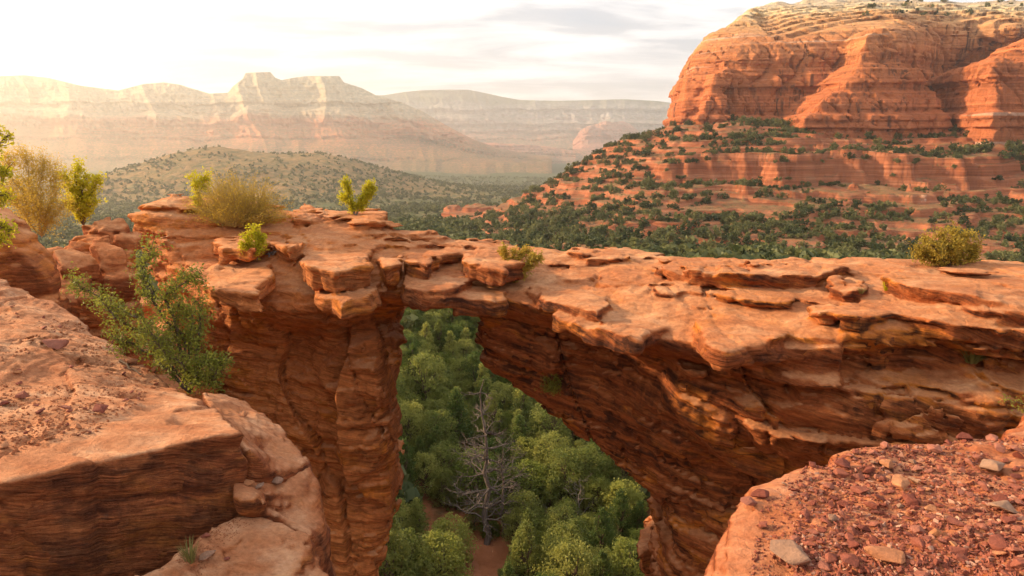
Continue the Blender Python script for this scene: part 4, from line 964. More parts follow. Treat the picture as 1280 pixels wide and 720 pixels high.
# keep them apart
o_ = np.argsort(-hs); sel, cellmap = [], {}
for i in o_:
    c = (int(hx_[i] // 6), int(hy_[i] // 6)); bad = False
    for a in (-1, 0, 1):
        for b in (-1, 0, 1):
            for j in cellmap.get((c[0] + a, c[1] + b), ()):
                if (hx_[i] - hx_[j]) ** 2 + (hy_[i] - hy_[j]) ** 2 < (0.36 * (hs[i] + hs[j])) ** 2: bad = True
    if not bad: sel.append(i); cellmap.setdefault(c, []).append(i)
sel = np.array(sel)
size_seen = hs[sel] / hy_[sel]; vis_px, vis_py = to_px(np.c_[hx_[sel], hy_[sel], hzz[sel] + 1.5])
seen = (vis_px > 0) & (vis_px < 1280) & (vis_py < 322)
rank = sel[np.argsort(-(size_seen * seen))]
proto = None
for n_i, i in enumerate(rank[:300]):
    if n_i < 4:
        r = tag(obj('juniper_shrub', mid_bush[n_i], leaf_hill), 'dark juniper shrub dotting the benches of the red hillside', 'juniper shrub', 'junipers dotted over the hillside benches'); proto = proto or []; proto.append(r)
    else: r = proto[n_i % 4].copy(); COL.objects.link(r)
    r.location = (hx_[i], hy_[i], hzz[i] - 0.25); r.rotation_euler = (0, 0, rgn.uniform(0, 6.28)); s = hs[i] * 0.95; r.scale = (s, s, s * rgn.uniform(0.8, 1.25))
rest = rank[300:]
scatter('hillside_shrubs', 'smaller distant shrubs spread over the upper benches of the hillside', np.c_[hx_[rest], hy_[rest], hzz[rest] - 0.25], hs[rest] * 0.95, rgn.integers(0, 4, len(rest)), [m.copy() for m in mid_bush], leaf_hill)

def lone_shrubs(label, cat, group, P, sz):
    for i, (p, s) in enumerate(zip(P, sz)):
        o = tag(obj('juniper_shrub', mid_bush[i % 4], leaf_hill), label, cat, group)
        o.location = (p[0], p[1], p[2] - 0.3); o.rotation_euler = (0, 0, rgn.uniform(0, 6.28)); o.scale = (s, s, s * rgn.uniform(0.9, 1.4))
ax_, ay_ = rgn.uniform(252, 335, 34), rgn.uniform(383, 403, 34)
lone_shrubs('taller juniper crowded at the foot of the dark alcove of the butte', 'juniper shrub', 'junipers at the foot of the alcove', np.c_[ax_, ay_, hill_z(ax_, ay_)], rgn.uniform(4.5, 8.0, 34))
ax_ = rgn.uniform(150, 205, 16); ay_ = np.interp(ax_, [150, 205], [470, 462]) + rgn.uniform(-8, 6, 16)
lone_shrubs('juniper gathered at the foot of the left wall of the butte', 'juniper shrub', 'junipers at the foot of the left wall', np.c_[ax_, ay_, hill_z(ax_, ay_)], rgn.uniform(4.0, 7.5, 16))
BV_BUTTE = BVHTree.FromPolygons([v.co[:] for v in butte.data.vertices], [p_.vertices[:] for p_ in butte.data.polygons])
tp_ = []
for px, py in zip(rgn.uniform(1080, 1278, 40), rgn.uniform(0, 20, 40)):
    d = Vector(ray(px, py).tolist()).normalized(); h = BV_BUTTE.ray_cast((0, 0, 0), d, 900)
    if h[0] is not None and h[1].z > 0.45: tp_.append(h[0])
lone_shrubs('small dark shrub on the cream top ledges of the butte', 'juniper shrub', 'shrubs on the top ledges of the butte', tp_, rgn.uniform(2.0, 4.5, len(tp_)))

# the valley woodland
nf = 60000
th = rgn.uniform(R(-52), R(46), nf); rr_ = 115 * (2600 / 115) ** (rgn.random(nf) ** 0.72)
fx_, fy_ = rr_ * np.sin(th), rr_ * np.cos(th)
fz_ = ground_z(fx_, fy_)
inh = (fx_ > -60) & (fx_ < 470) & (fy_ > 188) & (fy_ < 620)
hh = np.where(inh, hill_z(np.clip(fx_, -62, 470), np.clip(fy_, 188, 625)), -999)
dn = fbm(fx_ / 90, fy_ / 90, 0, 3, 95) + 0.5 * vnoise(fx_ / 18, fy_ / 18, 0, 96)
dome = np.exp(-(((fx_ + 540) / 300) ** 2 + ((fy_ - 1350) / 280) ** 2))
kp = (hh < fz_ - 0.3) & (dn + rgn.uniform(-0.6, 0.6, nf) > -0.25 + 0.40 * dome) & ((((fx_ + 205) / 170) ** 2 + ((fy_ - 3250) / 150) ** 2) > 1)
sp = np.array(spare)
FP = np.r_[np.c_[fx_[kp], fy_[kp], fz_[kp] - 0.3], np.c_[sp[:, 0], sp[:, 1], sp[:, 2] - 0.2]]
fs_ = np.r_[rgn.uniform(2.6, 6.2, kp.sum()) * (1 + 0.25 * sstep(600, 2000, rr_[kp])), sp[:, 3] * 4.2]
scatter('forest', 'dense juniper and pinyon woodland covering the valley floor', FP, fs_, rgn.integers(0, 3, len(FP)), far_bush, leaf_far)

# the dead trees
def dead_tree(seed, h, spread, levels, r0, trunk_frac=0.95, start=0.25, n1=26, up=0.25):
    rg = np.random.default_rng(seed); tk, br = Wood(), Wood()
    tr = bend((0, 0, -0.4), (rg.normal() * 0.03 * h, 0, h), rg, 0.05, 12)
    tk.tube(tr, r0 * np.linspace(1, 0.10, 12), 7)
    def go(a, d, L, r, lv):
        b = a + d * L; P = bend(a, b, rg, 0.22, 5, -0.06 if lv == 0 else 0.04)
        br.tube(P, [r, r * .82, r * .62, r * .45, r * .22], 4)
        if lv >= levels: return
        for k in range(rg.integers(2, 5)):
            t = rg.uniform(0.3, 1.0); p = P[min(4, int(t * 4))]
            d2 = d + rg.normal(size=3) * 0.55; d2[2] += up * 0.4; d2 /= np.linalg.norm(d2)
            go(p, d2, L * rg.uniform(0.35, 0.6), r * 0.5, lv + 1)
    for i in range(n1):
        t = start + (trunk_frac - start) * (i + rg.random()) / n1; an = rg.random() * 6.283 if i % 3 else (0 if i % 2 else math.pi) + rg.normal() * 0.5
        p = tr[int(t * 11)]; d = np.array([math.cos(an), math.sin(an), up + rg.normal() * 0.18]); d /= np.linalg.norm(d)
        go(p, d, spread * (1.1 - t) ** 0.6 * rg.uniform(0.55, 1.1), r0 * 0.34 * (1.1 - 0.7 * t), 0)
    return tk.mesh('trunk'), br.mesh('crown')
def put_dead(name, label, px, Y, seed, mat, *a, **k):
    p = at(px, 600, Y); z = float(ground_z(p[0], Y))
    t_, b_ = dead_tree(seed, *a, **k); r = tag(empty(name, (p[0], Y, z)), label, 'dead tree')
    obj('trunk', t_, mat, r); obj('crown', b_, mat, r); return r
put_dead('dead_tree', 'tall bare dead tree standing by the trail below the arch', 606, 43.5, 11, dark_wood, 12.4, 3.6, 2, 0.25, n1=56, start=0.22, up=0.22)
put_dead('dead_tree', 'thin leaning bare snag close beside the tall dead tree', 628, 44.2, 12, dark_wood, 7.2, 2.2, 2, 0.17, n1=20, up=0.3)
put_dead('dead_shrub', 'pale grey leafless shrub low among the trees under the arch', 722, 45.0, 13, grey_wood, 3.6, 2.1, 3, 0.09, n1=16, start=0.1, up=0.6)
put_dead('dead_shrub', 'small silvery bare shrub left of the trunk of the tall dead tree', 575, 47.0, 14, grey_wood, 3.0, 1.5, 2, 0.07, n1=14, start=0.1, up=0.6)

# the trail on the canyon floor
ty = np.linspace(31, 47, 60); tx = trail_x(ty); wv = np.array([-1, -0.5, 0, 0.5, 1])
wid = 0.75 + 0.30 * vnoise(ty * 0.5, 0, 0, 5)
TX = tx[:, None] + wv[None] * wid[:, None]; TY = np.repeat(ty[:, None], 5, 1); TZ = ground_z(TX, TY) + 0.03 - 0.06 * np.abs(wv)[None]
i, j = np.meshgrid(np.arange(59), np.arange(4), indexing='ij'); q = np.stack([i * 5 + j, i * 5 + j + 1, (i + 1) * 5 + j + 1, (i + 1) * 5 + j], -1).reshape(-1, 4)
m = M('trail_soil'); c = m.ramp(m.noise(m.co, 1.5, 8, 0.7), [(0.3, (0.28, 0.095, 0.042)), (0.7, (0.42, 0.165, 0.085))])
tag(obj('trail', mesh_np('trail', np.stack([TX, TY, TZ], -1).reshape(-1, 3), q), m.done(c, m.bump(m.noise(m.co, 6, 6, 0.7), 0.6, 0.1), 0.95)), 'red dirt trail winding along the canyon floor below the dead tree', 'trail', kind='structure')

# ---- plants on the rocks
def hit(bv, px, py, lift=0.0):
    d = ray(px, py); d /= np.linalg.norm(d)
    h = bv.ray_cast((0, 0, 0), d.tolist(), 200)
    return None if h[0] is None else np.array(h[0]) + np.array([0, 0, lift])
def stick(r, z): return r
def shrub(name, label, cat, base, arms, seed, lmat, wmat, leaf, per_m, clump, r0=0.02, twigs=5, aspect=0.5, up=0.2):
    """arms: lists of points from near the base outwards; leaves gather round the outer part of each arm"""
    rg = np.random.default_rng(seed); w = Wood(); C = []
    base = np.asarray(base, float)
    for arm in arms:
        P = [base - (0, 0, 0.06)] + [np.asarray(p, float) for p in arm]
        fine = [P[0]]
        for a, b in zip(P[:-1], P[1:]): fine += list(bend(a, b, rg, 0.16, 5)[1:])
        fine = np.array(fine) - base
        w.tube(fine, r0 * np.linspace(1, 0.2, len(fine)), 5)
        n = len(fine)
        for i in range(max(1, int(n * 0.28)), n):
            L = np.linalg.norm(fine[i] - fine[i - 1])
            for k in range(twigs):
                d = rg.normal(size=3); d[2] += up; d /= np.linalg.norm(d); e = fine[i] + d * clump * rg.uniform(0.4, 1.15)
                tw_ = bend(fine[i] - (fine[i] - fine[i - 1]) * rg.random(), e, rg, 0.2, 4)
                w.tube(tw_, r0 * np.array([0.22, 0.17, 0.12, 0.07]), 3)
                m_ = max(2, int(per_m * clump)); t = rg.uniform(0.25, 1.05, m_)[:, None]
                C.append(tw_[0] + (e - tw_[0]) * t + rg.normal(size=(m_, 3)) * clump * 0.20)
    C = np.concatenate(C); V, F = leaves(C, leaf * rg.uniform(0.6, 1.35, len(C)), rg, aspect, 0.2)
    r = tag(empty(name, base), label, cat)
    obj('branches', w.mesh('branches'), wmat, r); obj('foliage', mesh_np('foliage', V, F, False), lmat, r)
    return r
leaf_bush = leaf_mat('bush_leaf', (0.17, 0.19, 0.028), (0.36, 0.34, 0.055), 0.50)
leaf_gold = leaf_mat('golden_leaf', (0.46, 0.32, 0.045), (0.64, 0.44, 0.065), 0.55)
leaf_lime = leaf_mat('lime_leaf', (0.46, 0.43, 0.02), (0.64, 0.56, 0.03), 0.55)
leaf_yel = leaf_mat('yellow_leaf', (0.25, 0.20, 0.030), (0.52, 0.37, 0.055), 0.45)
leaf_brown = leaf_mat('brown_leaf', (0.38, 0.20, 0.05), (0.54, 0.30, 0.085), 0.50)
Y0 = 6.1
b0 = at(236, 482, Y0)
def A3(*l): return [at(px, py, Y0 + dy) for px, py, dy in l]
shrub('green_bush', 'tall sprawling green bush on the ledge edge at the left', 'bush', b0,
      [A3((215, 440, 0.1), (165, 395, 0.3), (118, 368, 0.4), (88, 352, 0.4)), A3((200, 425, 0.0), (150, 400, -0.2), (130, 380, -0.3)), A3((232, 430, 0.1), (190, 375, 0.2), (178, 335, 0.2), (190, 308, 0.2)),
       A3((222, 420, 0.1), (205, 370, 0.1), (228, 355, 0.0), (252, 342, 0.0)), A3((238, 430, 0.2), (240, 395, 0.3), (222, 380, 0.3)), A3((245, 445, 0.0), (250, 410, 0.1), (246, 375, 0.1)),
       A3((250, 458, -0.1), (268, 455, -0.1), (277, 452, -0.1)), A3((246, 470, -0.2), (262, 478, -0.2), (272, 466, -0.2)), A3((215, 462, 0.1), (170, 430, 0.2), (140, 420, 0.2)), A3((228, 455, -0.2), (205, 440, -0.3), (185, 410, -0.3))],
      21, leaf_bush, bark, 0.0135, 165, 0.15, 0.017, 6)
p = hit(BV_ARCH, 300, 279); Yb = p[1]
rg = np.random.default_rng(31); w = Wood(); C = []
for i in range(620):
    an = rg.random() * 6.283; el = math.acos(rg.random() ** 0.9); L = rg.uniform(0.7, 1.0)
    tip = np.array([math.cos(an) * math.sin(el) * 1.66 * L, math.sin(an) * math.sin(el) * 1.1 * L, 0.12 + math.cos(el) * 1.42 * L * (1 + 0.15 * math.sin(an * 3 + 1))])
    st = np.array([math.cos(an) * rg.random() * 0.7, math.sin(an) * rg.random() * 0.5, -0.05])
    P_ = bend(st, tip, rg, 0.12, 5, 0.10); w.tube(P_, [0.009, 0.007, 0.006, 0.004, 0.002], 3)
    k = 26; t = rg.uniform(0.35, 1.04, k)[:, None]; C.append(st + (tip - st) * t + rg.normal(size=(k, 3)) * 0.055)
V, F = leaves(np.concatenate(C), rg.uniform(0.012, 0.03, 620 * 26), rg, 0.35, 0.6)
r = tag(empty('golden_bush', p), 'big fuzzy golden dome shaped bush on top of the left rock cap', 'bush')
obj('branches', w.mesh('branches'), straw, r); obj('foliage', mesh_np('foliage', V, F, False), leaf_gold, r)
def hero(name, label, cat, bv, bpx, heads, seed, lmat, leaf, per_m, clump, r0=0.015, twigs=6, wmat=None, Y=None, **k):
    b = hit(bv, *bpx) if Y is None else at(bpx[0], bpx[1], Y)
    if b is None: b = at(bpx[0], bpx[1], 15.0)
    return shrub(name, label, cat, b, [[at(a, c, b[1] + dy) for a, c, dy in hd_] for hd_ in heads], seed, lmat, wmat or bark, leaf, per_m, clump, r0, twigs, **k)
hero('leafy_tuft', 'bright yellow green leafy stem at the left end of the golden bush', 'bush', BV_ARCH, (246, 262), [[(246, 240, 0), (240, 220, 0)], [(252, 235, 0), (258, 220, 0)]], 32, leaf_lime, 0.03, 110, 0.22, 0.012)
hero('small_bush', 'small yellow green bush clinging to the front lip of the left cap', 'bush', BV_ARCH, (322, 322), [[(312, 305, -.1), (308, 292, -.1)], [(322, 300, -.1), (318, 286, 0)], [(328, 305, 0), (326, 294, 0)], [(308, 314, -.1), (304, 304, -.2)]], 33, leaf_lime, 0.026, 140, 0.17, 0.012)
hero('two_headed_tree', 'little twin headed yellow green tree on the far edge of the left cap', 'tree', BV_ARCH, (444, 268), [[(440, 256, 0), (434, 240, 0), (432, 226, 0)], [(436, 250, 0), (428, 244, .2)], [(452, 254, 0), (460, 242, 0), (462, 230, 0)], [(455, 250, 0), (466, 236, 0.1)]], 34, leaf_lime, 0.030, 190, 0.19, 0.026, wmat=grey_wood)
hero('deck_bush', 'leafy bush with bare twisted stems growing on the arch span', 'bush', BV_ARCH, (643, 352), [[(634, 335, 0), (630, 318, 0), (628, 310, 0)], [(646, 335, 0), (652, 318, 0), (660, 312, 0)], [(655, 340, 0), (668, 325, 0), (676, 322, 0)], [(640, 330, .1), (642, 315, .1)], [(650, 338, -.2), (662, 330, -.2), (666, 318, -.2)], [(636, 340, -.1), (632, 330, -.2)]], 35, leaf_yel, 0.027, 150, 0.16, 0.018, 6)
hero('yellow_bush', 'round yellow leaved bush on the far edge of the right deck', 'bush', BV_ARCH, (1188, 331), [[(1160, 320, 0), (1145, 310, 0)], [(1170, 310, 0), (1155, 298, 0)], [(1180, 305, 0), (1178, 288, 0)], [(1190, 305, .2), (1195, 284, .2)], [(1200, 310, 0), (1212, 292, 0)], [(1205, 318, 0), (1226, 305, 0)], [(1190, 312, -.2), (1200, 300, -.2)], [(1172, 318, -.2), (1166, 306, -.3)], [(1210, 322, 0), (1222, 316, 0)], [(1165, 324, 0), (1148, 319, 0)]], 36, leaf_yel, 0.03, 95, 0.22, 0.02, 6)
hero('lime_sapling', 'bright lime yellow sapling above the broken outcrop at the left', 'tree', BV_A, (104, 278), [[(100, 255, 0), (96, 225, 0), (98, 205, 0)], [(106, 255, 0), (118, 235, 0), (122, 222, 0)], [(98, 250, 0), (86, 235, 0), (80, 218, 0)], [(108, 262, 0), (120, 250, 0)], [(96, 262, 0), (88, 252, 0)], [(102, 240, 0), (108, 222, 0)]], 37, leaf_lime, 0.03, 85, 0.20, 0.018, 6, Y=14.9, up=0.7)
hero('fuzzy_bush', 'fuzzy golden brown bush above the leaning slab at the left edge', 'bush', BV_A, (52, 292), [[(30, 250, 0), (15, 215, 0), (8, 195, 0)], [(40, 245, 0), (35, 210, 0), (30, 192, 0)], [(50, 250, 0), (52, 220, 0), (55, 200, 0)], [(60, 262, 0), (68, 235, 0), (72, 215, 0)], [(45, 265, -.3), (40, 235, -.4)], [(25, 262, 0), (2, 235, 0)], [(62, 275, 0), (78, 258, 0)], [(20, 255, .2), (-8, 215, .2)]], 38, leaf_gold, 0.015, 120, 0.30, 0.012, 9, wmat=straw, Y=13.8, up=0.6)
hero('edge_tree', 'green leafed branch tree reaching in from the left edge', 'tree', BV_A, (-48, 330), [[(-35, 280, 0), (-10, 250, 0), (10, 242, 0)], [(-40, 240, 0), (-15, 195, 0), (6, 172, 0)], [(-30, 290, 0), (-8, 280, 0), (12, 288, 0)], [(-36, 305, 0), (-10, 300, 0), (2, 300, 0)], [(-45, 220, 0), (-30, 165, 0), (-8, 160, 0)], [(-30, 235, 0), (0, 218, 0), (8, 214, 0)]], 39, leaf_lime, 0.026, 75, 0.18, 0.035, 6, Y=10.2)
hero('hanging_shrub', 'small green shrub rooted in the underside edge of the arch', 'bush', BV_ARCH, (700, 484), [[(690, 478, -.1), (680, 474, -.2)], [(695, 484, -.1), (684, 486, -.2)], [(698, 478, -.1), (692, 470, -.2)], [(690, 488, 0), (676, 482, -.2)]], 40, leaf_bush, 0.024, 60, 0.16, 0.012, 5)
hero('twig', 'bare green twig arching over the boulder at the right edge', 'plant', BV_F, (1300, 512), [[(1285, 506, 0), (1268, 502, 0), (1255, 502, 0)], [(1290, 508, 0), (1275, 512, 0)]], 41, leaf_bush, 0.012, 60, 0.07, 0.006, 3, Y=5.9)
dw = hit(BV_ARCH, 338, 320); rg = np.random.default_rng(44); w = Wood()
for k in range(7):
    a = rg.normal(size=3) * 0.05; d = np.array([rg.uniform(-0.25, 0.5), rg.uniform(-0.2, 0.2), rg.uniform(0.05, 0.4)]); w.tube(bend(a, a + d, rg, 0.3, 6), np.linspace(0.03, 0.008, 6), 5)
tag(obj('driftwood', w.mesh('driftwood'), grey_wood), 'twisted grey dead wood beside the small bush on the cap lip', 'dead wood').location = dw
for k, (pa, pb, lab) in enumerate((((205, 490), (262, 500), 'long thin dead stick lying below the trunk of the tall bush'), ((150, 452), (176, 470), 'short crooked dead stick left of the tall bush'), ((232, 506), (290, 520), 'grey brown dead stick along the edge of the ledge'))):
    a_, b_ = hit(BV_A, *pa), hit(BV_A, *pb)
    if a_ is None or b_ is None: continue
    w = Wood(); P_ = bend((0, 0, 0.012), b_ - a_ + (0, 0, 0.012), np.random.default_rng(70 + k), 0.12, 7); w.tube(P_, np.linspace(0.012, 0.005, 7), 5)
    tag(obj('dead_stick', w.mesh('dead_stick'), bark), lab, 'stick').location = a_
def tuft(label, bv, px, py, h, n, spread, mat, seed, Y=None):
    b = hit(bv, px, py) if Y is None else at(px, py, Y)
    if b is None: return
    rg = np.random.default_rng(seed); V, F = [], []
    for i in range(n):
        an = rg.random() * 6.283; o0 = np.array([math.cos(an), math.sin(an), 0]) * spread * 0.35 * rg.random(); le = h * rg.uniform(0.5, 1.1)
        tip = o0 + np.array([math.cos(an) * spread * rg.uniform(0.3, 1), math.sin(an) * spread * rg.uniform(0.3, 1), le]); mid = (o0 + tip) / 2 + (0, 0, 0.12 * le); s_ = np.array([-math.sin(an), math.cos(an), 0]) * 0.006 * (h / 0.25)
        k = len(V); V += [o0 - s_, o0 + s_, mid + s_ * .8, mid - s_ * .8, tip + s_ * .1, tip - s_ * .1]; F += [(k, k + 1, k + 2, k + 3), (k + 3, k + 2, k + 4, k + 5)]
    o = tag(obj('grass_tuft', mesh_np('grass_tuft', np.array(V), np.array(F)), mat), label, 'grass'); o.location = b - (0, 0, 0.02)
grass = leaf_mat('dry_grass', (0.16, 0.16, 0.04), (0.36, 0.28, 0.10), 0.3)
tuft('tuft of green and straw grass on a ledge of the right rock face', BV_ARCH, 1214, 452, 0.34, 220, 0.30, grass, 51)
tuft('small yellow grass tuft in a crack at the corner of the upper deck slab', BV_ARCH, 1108, 362, 0.26, 110, 0.14, leaf_lime, 52)
tuft('tiny grass tuft beside the flat stone on the deck', BV_ARCH, 1076, 366, 0.14, 60, 0.12, grass, 53)
tuft('wispy dry grass tuft in the sandy hollow at the bottom left', BV_D, 238, 700, 0.14, 60, 0.07, grass, 54)
tuft('thin grass tuft at the foot of the tall green bush', BV_A, 205, 445, 0.26, 160, 0.16, grass, 55, Y=6.3)

# ------------------------------------------------------------------ loose stones
def stone_mesh(seed, flat=0.5, n=13):
    rg = random.Random(seed); bm = bmesh.new()
    for i in range(n):
        v = Vector((rg.gauss(0, 1), rg.gauss(0, 1), rg.gauss(0, 1))); v.normalize(); v *= rg.uniform(0.75, 1.0)
        bm.verts.new((v.x * 0.5 * rg.uniform(0.9, 1.15), v.y * 0.40, v.z * 0.5 * flat))
    bmesh.ops.convex_hull(bm, input=bm.verts)
    for v in [v for v in bm.verts if not v.link_faces]: bm.verts.remove(v)
    bmesh.ops.bevel(bm, geom=bm.edges[:] + bm.verts[:], offset=0.018, segments=1, affect='EDGES')
    bmesh.ops.triangulate(bm, faces=bm.faces[:])
    me = bpy.data.meshes.new('stone'); bm.to_mesh(me); bm.free(); return me
def stone_mat(name, cols, bump=0.4):
    m = M(name); p = m.tc.outputs['Object']
    c = m.ramp(m.oi.outputs['Random'], [(i / max(1, len(cols) - 1), c) for i, c in enumerate(cols)])
    n = m.noise(p, 5.0, 7, 0.7)
    c = m.mix(0.6, c, m.ramp(n, [(0.3, (0.30, 0.30, 0.30)), (0.7, (0.72, 0.72, 0.72))]), 'OVERLAY')
    return m.done(c, m.bump(n, bump, 0.10), 0.9, 0.1)
red_st = stone_mat('red_stone', [(0.15, 0.045, 0.032), (0.22, 0.066, 0.044), (0.28, 0.095, 0.062), (0.20, 0.060, 0.040), (0.34, 0.135, 0.09), (0.24, 0.08, 0.052)])
org_st = stone_mat('orange_stone', [(0.34, 0.13, 0.055), (0.44, 0.20, 0.10), (0.38, 0.16, 0.08)])
pale_st = stone_mat('pale_stone', [(0.25, 0.135, 0.09), (0.32, 0.185, 0.12), (0.22, 0.135, 0.10)])
SM = [stone_mesh(500 + k, f) for k, f in enumerate((0.35, 0.5, 0.6, 0.3, 0.45, 0.7, 0.4, 0.55))]
def with_mat(me, mt): c = me.copy(); c.materials.clear(); c.materials.append(mt); return c
SR = [with_mat(m_, red_st) for m_ in SM]; SO = [with_mat(m_, org_st) for m_ in SM]; SW = [with_mat(m_, pale_st) for m_ in SM]
placed = []
def lay(me, p, s, label, group=None, name='stone', cat='stone', rot=None, tilt=0.25, sink=0.10, sz=None):
    o = tag(obj(name, me), label, cat, group)
    o.location = p + np.array([0, 0, s * (0.5 - sink) * 0.5]); o.scale = sz or (s, s * rgn.uniform(0.8, 1.15), s * rgn.uniform(0.8, 1.1))
    o.rotation_euler = (rgn.normal() * tilt, rgn.normal() * tilt, rgn.uniform(0, 6.28) if rot is None else rot); placed.append((p, s)); return o
def poly_px(n, poly, rg):
    poly = np.array(poly, float); out = []
    while len(out) < n:
        c = np.c_[rg.uniform(poly[:, 0].min(), poly[:, 0].max(), 400), rg.uniform(poly[:, 1].min(), poly[:, 1].max(), 400)]
        out += [tuple(a) for a in c[poly_sdf(c[:, 0], c[:, 1], poly) < 0]]
    return out[:n]
rub = [(1010, 580), (1090, 556), (1160, 552), (1280, 545), (1330, 600), (1330, 760), (1000, 760), (985, 690), (1000, 640), (985, 610)]
# single stones that stand out
for me, bv, px, py, s, lab in (
    (SR[3], BV_E, 985, 582, 0.20, 'flat pinkish red stone topmost on the left shoulder of the rubble ledge'),
    (SR[0], BV_E, 1052, 584, 0.19, 'large flat red stone on the bare rock at the top of the rubble'),
    (SR[4], BV_E, 950, 622, 0.15, 'flat red flake lying on the left shoulder above the drop'),
    (SR[6], BV_E, 935, 632, 0.16, 'broken red flake lowest on the left shoulder of the rubble ledge'),
    (SR[2], BV_E, 962, 602, 0.13, 'dark blocky red stone between the flakes on the left shoulder'),
    (SW[2], BV_E, 940, 600, 0.065, 'small pale stone at the outer edge of the left shoulder'),
    (SW[5], BV_E, 980, 606, 0.045, 'tiny pale pebble beside the dark blocky stone'),
    (SR[7], BV_E, 955, 660, 0.09, 'single small red stone alone on the bare rock of the ledge'),
    (SO[5], BV_E, 1108, 583, 0.13, 'rounded orange stone among the red rubble'),
    (SW[1], BV_E, 1040, 650, 0.09, 'round pale stone in the middle of the rubble'),
    (SW[0], BV_E, 990, 702, 0.27, 'large angular tan grey stone at the bottom of the rubble ledge'),
    (SR[1], BV_E, 1062, 708, 0.15, 'dark red angular stone between the two big pale stones'),
    (SO[3], BV_E, 1100, 700, 0.27, 'large tan slab stone at the bottom of the rubble'),
    (SW[6], BV_E, 1240, 590, 0.24, 'pale tan flat rock half buried at the right of the rubble'),
    (SW[3], BV_E, 1255, 640, 0.22, 'pale brown ridge stone half buried at the right of the rubble'),
    (SO[0], BV_E, 1125, 610, 0.20, 'tan flat rock half buried in the middle of the rubble'),
    (SR[3], BV_A, 72, 436, 0.30, 'long flat red stone on the broad ledge top'),
    (SR[6], BV_A, 127, 516, 0.17, 'thin dark red slab stone on the broad ledge top'),
    (SR[5], BV_A, 28, 498, 0.12, 'blocky red stone near the left edge on the broad ledge'),
    (SO[1], BV_A, 165, 455, 0.16, 'rounded tan stone beside the trunk of the tall bush'),
    (SO[7], BV_A, 182, 466, 0.12, 'small rounded tan stone against the tall bush'),
    (SO[4], BV_A, 5, 560, 0.10, 'tan stone at the left edge near the ledge lip'),
    (SW[4], BV_C, 345, 604, 0.13, 'largest flat pale stone of the three on the dark sided step'),
    (SW[7], BV_C, 326, 611, 0.10, 'middle flat pale stone of the three on the dark sided step'),
    (SO[3], BV_C, 312, 606, 0.11, 'upright tan flake leaning at the back of the dark sided step'),
    (SW[5], BV_D, 260, 698, 0.12, 'rounded pinkish grey stone alone on the sandy hollow'),
    (SR[1], BV_D, 283, 700, 0.05, 'small dark red stone right of the rounded grey stone'),
    (SR[2], BV_D, 257, 672, 0.07, 'red stone in the sandy hollow under the striated face'),
    (SO[2], BV_B, 305, 520, 0.10, 'small tan stone on top of the rounded middle step')):
    p = hit(bv, px, py)
    if p is not None: lay(me, p, s, lab, tilt=0.12)
n_e = 0
for px, py in poly_px(1200, rub, rgn):
    if n_e >= 205: break
    p = hit(BV_E, px, py)
    if p is None: continue
    s = float(np.clip(0.080 * math.exp(rgn.normal() * 0.42), 0.045, 0.20))
    if any((p[0] - a[0]) ** 2 + (p[1] - a[1]) ** 2 < (0.36 * (s + b)) ** 2 for a, b in placed): continue
    u = rgn.random(); me = SR[rgn.integers(8)] if u < 0.90 else (SO if u < 0.96 else SW)[rgn.integers(8)]
    lay(me, p, s, 'angular loose red stone of the rubble on the right ledge' if u < 0.90 else ('tan loose stone of the rubble on the right ledge' if u < 0.96 else 'pale loose stone of the rubble on the right ledge'), 'rubble stones on the right ledge'); n_e += 1
left_poly = [(0, 385), (40, 375), (130, 420), (205, 470), (180, 500), (120, 540), (40, 560), (0, 575)]
n_a = 0
for px, py in poly_px(600, left_poly, rgn):
    if n_a >= 60: break
    p = hit(BV_A, px, py)
    if p is None: continue
    s = float(np.clip(0.05 * math.exp(rgn.normal() * 0.45), 0.025, 0.14))
    if any((p[0] - a[0]) ** 2 + (p[1] - a[1]) ** 2 < (0.5 * (s + b)) ** 2 for a, b in placed): continue
    lay(SR[rgn.integers(8)] if rgn.random() < 0.7 else SO[rgn.integers(8)], p, s, 'small loose stone scattered on the broad left ledge', 'stones scattered on the left ledge'); n_a += 1

def gravel(name, label, items, mt, seed):
    rg = np.random.default_rng(seed); VV, FF, k = [], [], 0
    tet = [stone_mesh(600 + q_, 0.6, 8) for q_ in range(5)]; data = []
    for m_ in tet:
        v = np.empty(len(m_.vertices) * 3, np.float32); m_.vertices.foreach_get('co', v); f = np.array([tuple(p_.vertices) for p_ in m_.polygons]); data.append((v.reshape(-1, 3), f))
    for p, s in items:
        v, f = data[rg.integers(5)]; a = rg.uniform(0, 6.28); c_, s_ = math.cos(a), math.sin(a)
        w_ = v * s * rg.uniform(0.7, 1.3, 3); w_ = np.c_[w_[:, 0] * c_ - w_[:, 1] * s_, w_[:, 0] * s_ + w_[:, 1] * c_, w_[:, 2] + rg.normal() * 0.2 * w_[:, 0]]
        VV.append(w_ + p + (0, 0, 0.12 * s)); FF.append(f + k); k += len(v)
    return tag(obj(name, mesh_np(name, np.concatenate(VV), np.concatenate(FF), False), mt), label, 'gravel', kind='stuff')
def gravel_mat(name, cols):
    m = M(name); n = m.n.new('ShaderNodeNewGeometry'); c = m.ramp(n.outputs['Random Per Island'], [(i / (len(cols) - 1), c) for i, c in enumerate(cols)])
    c = m.mix(0.5, c, m.ramp(m.noise(m.co, 60, 5, 0.7), [(0.3, (0.30, 0.30, 0.30)), (0.7, (0.72, 0.72, 0.72))]), 'OVERLAY')
    return m.done(c, None, 0.92, 0.1)
red_gr = gravel_mat('red_gravel', [(0.13, 0.040, 0.028), (0.22, 0.066, 0.042), (0.28, 0.10, 0.065), (0.18, 0.055, 0.037), (0.25, 0.085, 0.055), (0.42, 0.24, 0.17)])
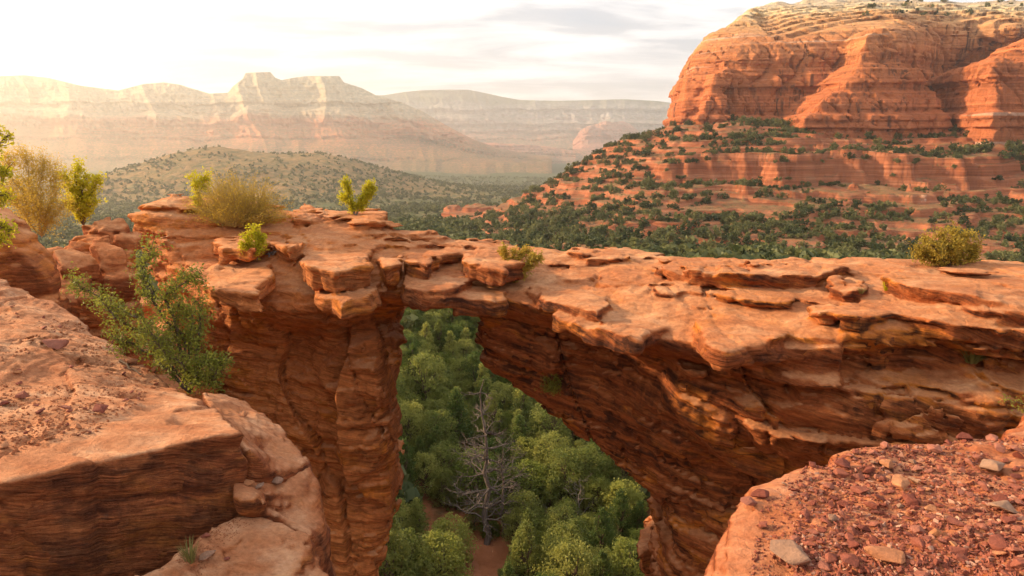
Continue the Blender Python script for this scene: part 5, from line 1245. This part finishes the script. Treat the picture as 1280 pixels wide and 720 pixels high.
org_gr = gravel_mat('orange_gravel', [(0.26, 0.09, 0.04), (0.36, 0.14, 0.065), (0.30, 0.11, 0.05), (0.44, 0.21, 0.11)])
it = []
for px, py in poly_px(9500, rub, rgn):
    p = hit(BV_E, px, py)
    if p is not None and vnoise(np.array(p[0] * 1.6), np.array(p[1] * 1.6), 0, 67) + 0.5 * vnoise(np.array(p[0] * 5), np.array(p[1] * 5), 0, 68) > -0.75: it.append((p, float(np.clip(0.028 * math.exp(rgn.normal() * 0.45), 0.012, 0.055))))
for px, py in poly_px(520, [(985, 596), (950, 640), (935, 720), (1010, 730), (1005, 620)], rgn):
    p = hit(BV_E, px, py)
    if p is not None: it.append((p, float(np.clip(0.016 * math.exp(rgn.normal() * 0.5), 0.006, 0.04))))
gravel('rubble_gravel', 'fine red gravel packed between the stones of the right ledge', it, red_gr, 61)
it = []
for px, py in poly_px(2600, left_poly, rgn):
    p = hit(BV_A, px, py)
    if p is not None and vnoise(np.array(p[0] * 1.3), np.array(p[1] * 1.3), 0, 66) > -0.25: it.append((p, float(np.clip(0.018 * math.exp(rgn.normal() * 0.5), 0.008, 0.05))))
for px, py in poly_px(500, [(215, 700), (240, 665), (300, 640), (320, 650), (270, 690), (250, 720)], rgn):
    p = hit(BV_D, px, py)
    if p is not None: it.append((p, 0.008 + 0.012 * rgn.random()))
gravel('ledge_gravel', 'thin litter of orange grit and chips on the left ledges', it, org_gr, 62)

# ------------------------------------------------------------------ the air of the valley
bm = bmesh.new(); bmesh.ops.create_cube(bm, size=1.0); hz_me = bpy.data.meshes.new('haze'); bm.to_mesh(hz_me); bm.free()
haze = tag(obj('haze', hz_me), 'thin pale haze filling the valley air', 'haze', kind='stuff')
haze.scale = (26000, 26000, 1150); haze.location = (0, 0, 1150 / 2 - 420)
hm = bpy.data.materials.new('haze'); hm.use_nodes = True; hn = hm.node_tree.nodes; hn.clear()
ho = hn.new('ShaderNodeOutputMaterial'); hv = hn.new('ShaderNodeVolumePrincipled'); hm.node_tree.links.new(hv.outputs[0], ho.inputs['Volume'])
hv.inputs['Color'].default_value = (1.0, 0.96, 0.91, 1); hv.inputs['Density'].default_value = 1.45e-4; hv.inputs['Anisotropy'].default_value = 0.68
hz_me.materials.append(hm)
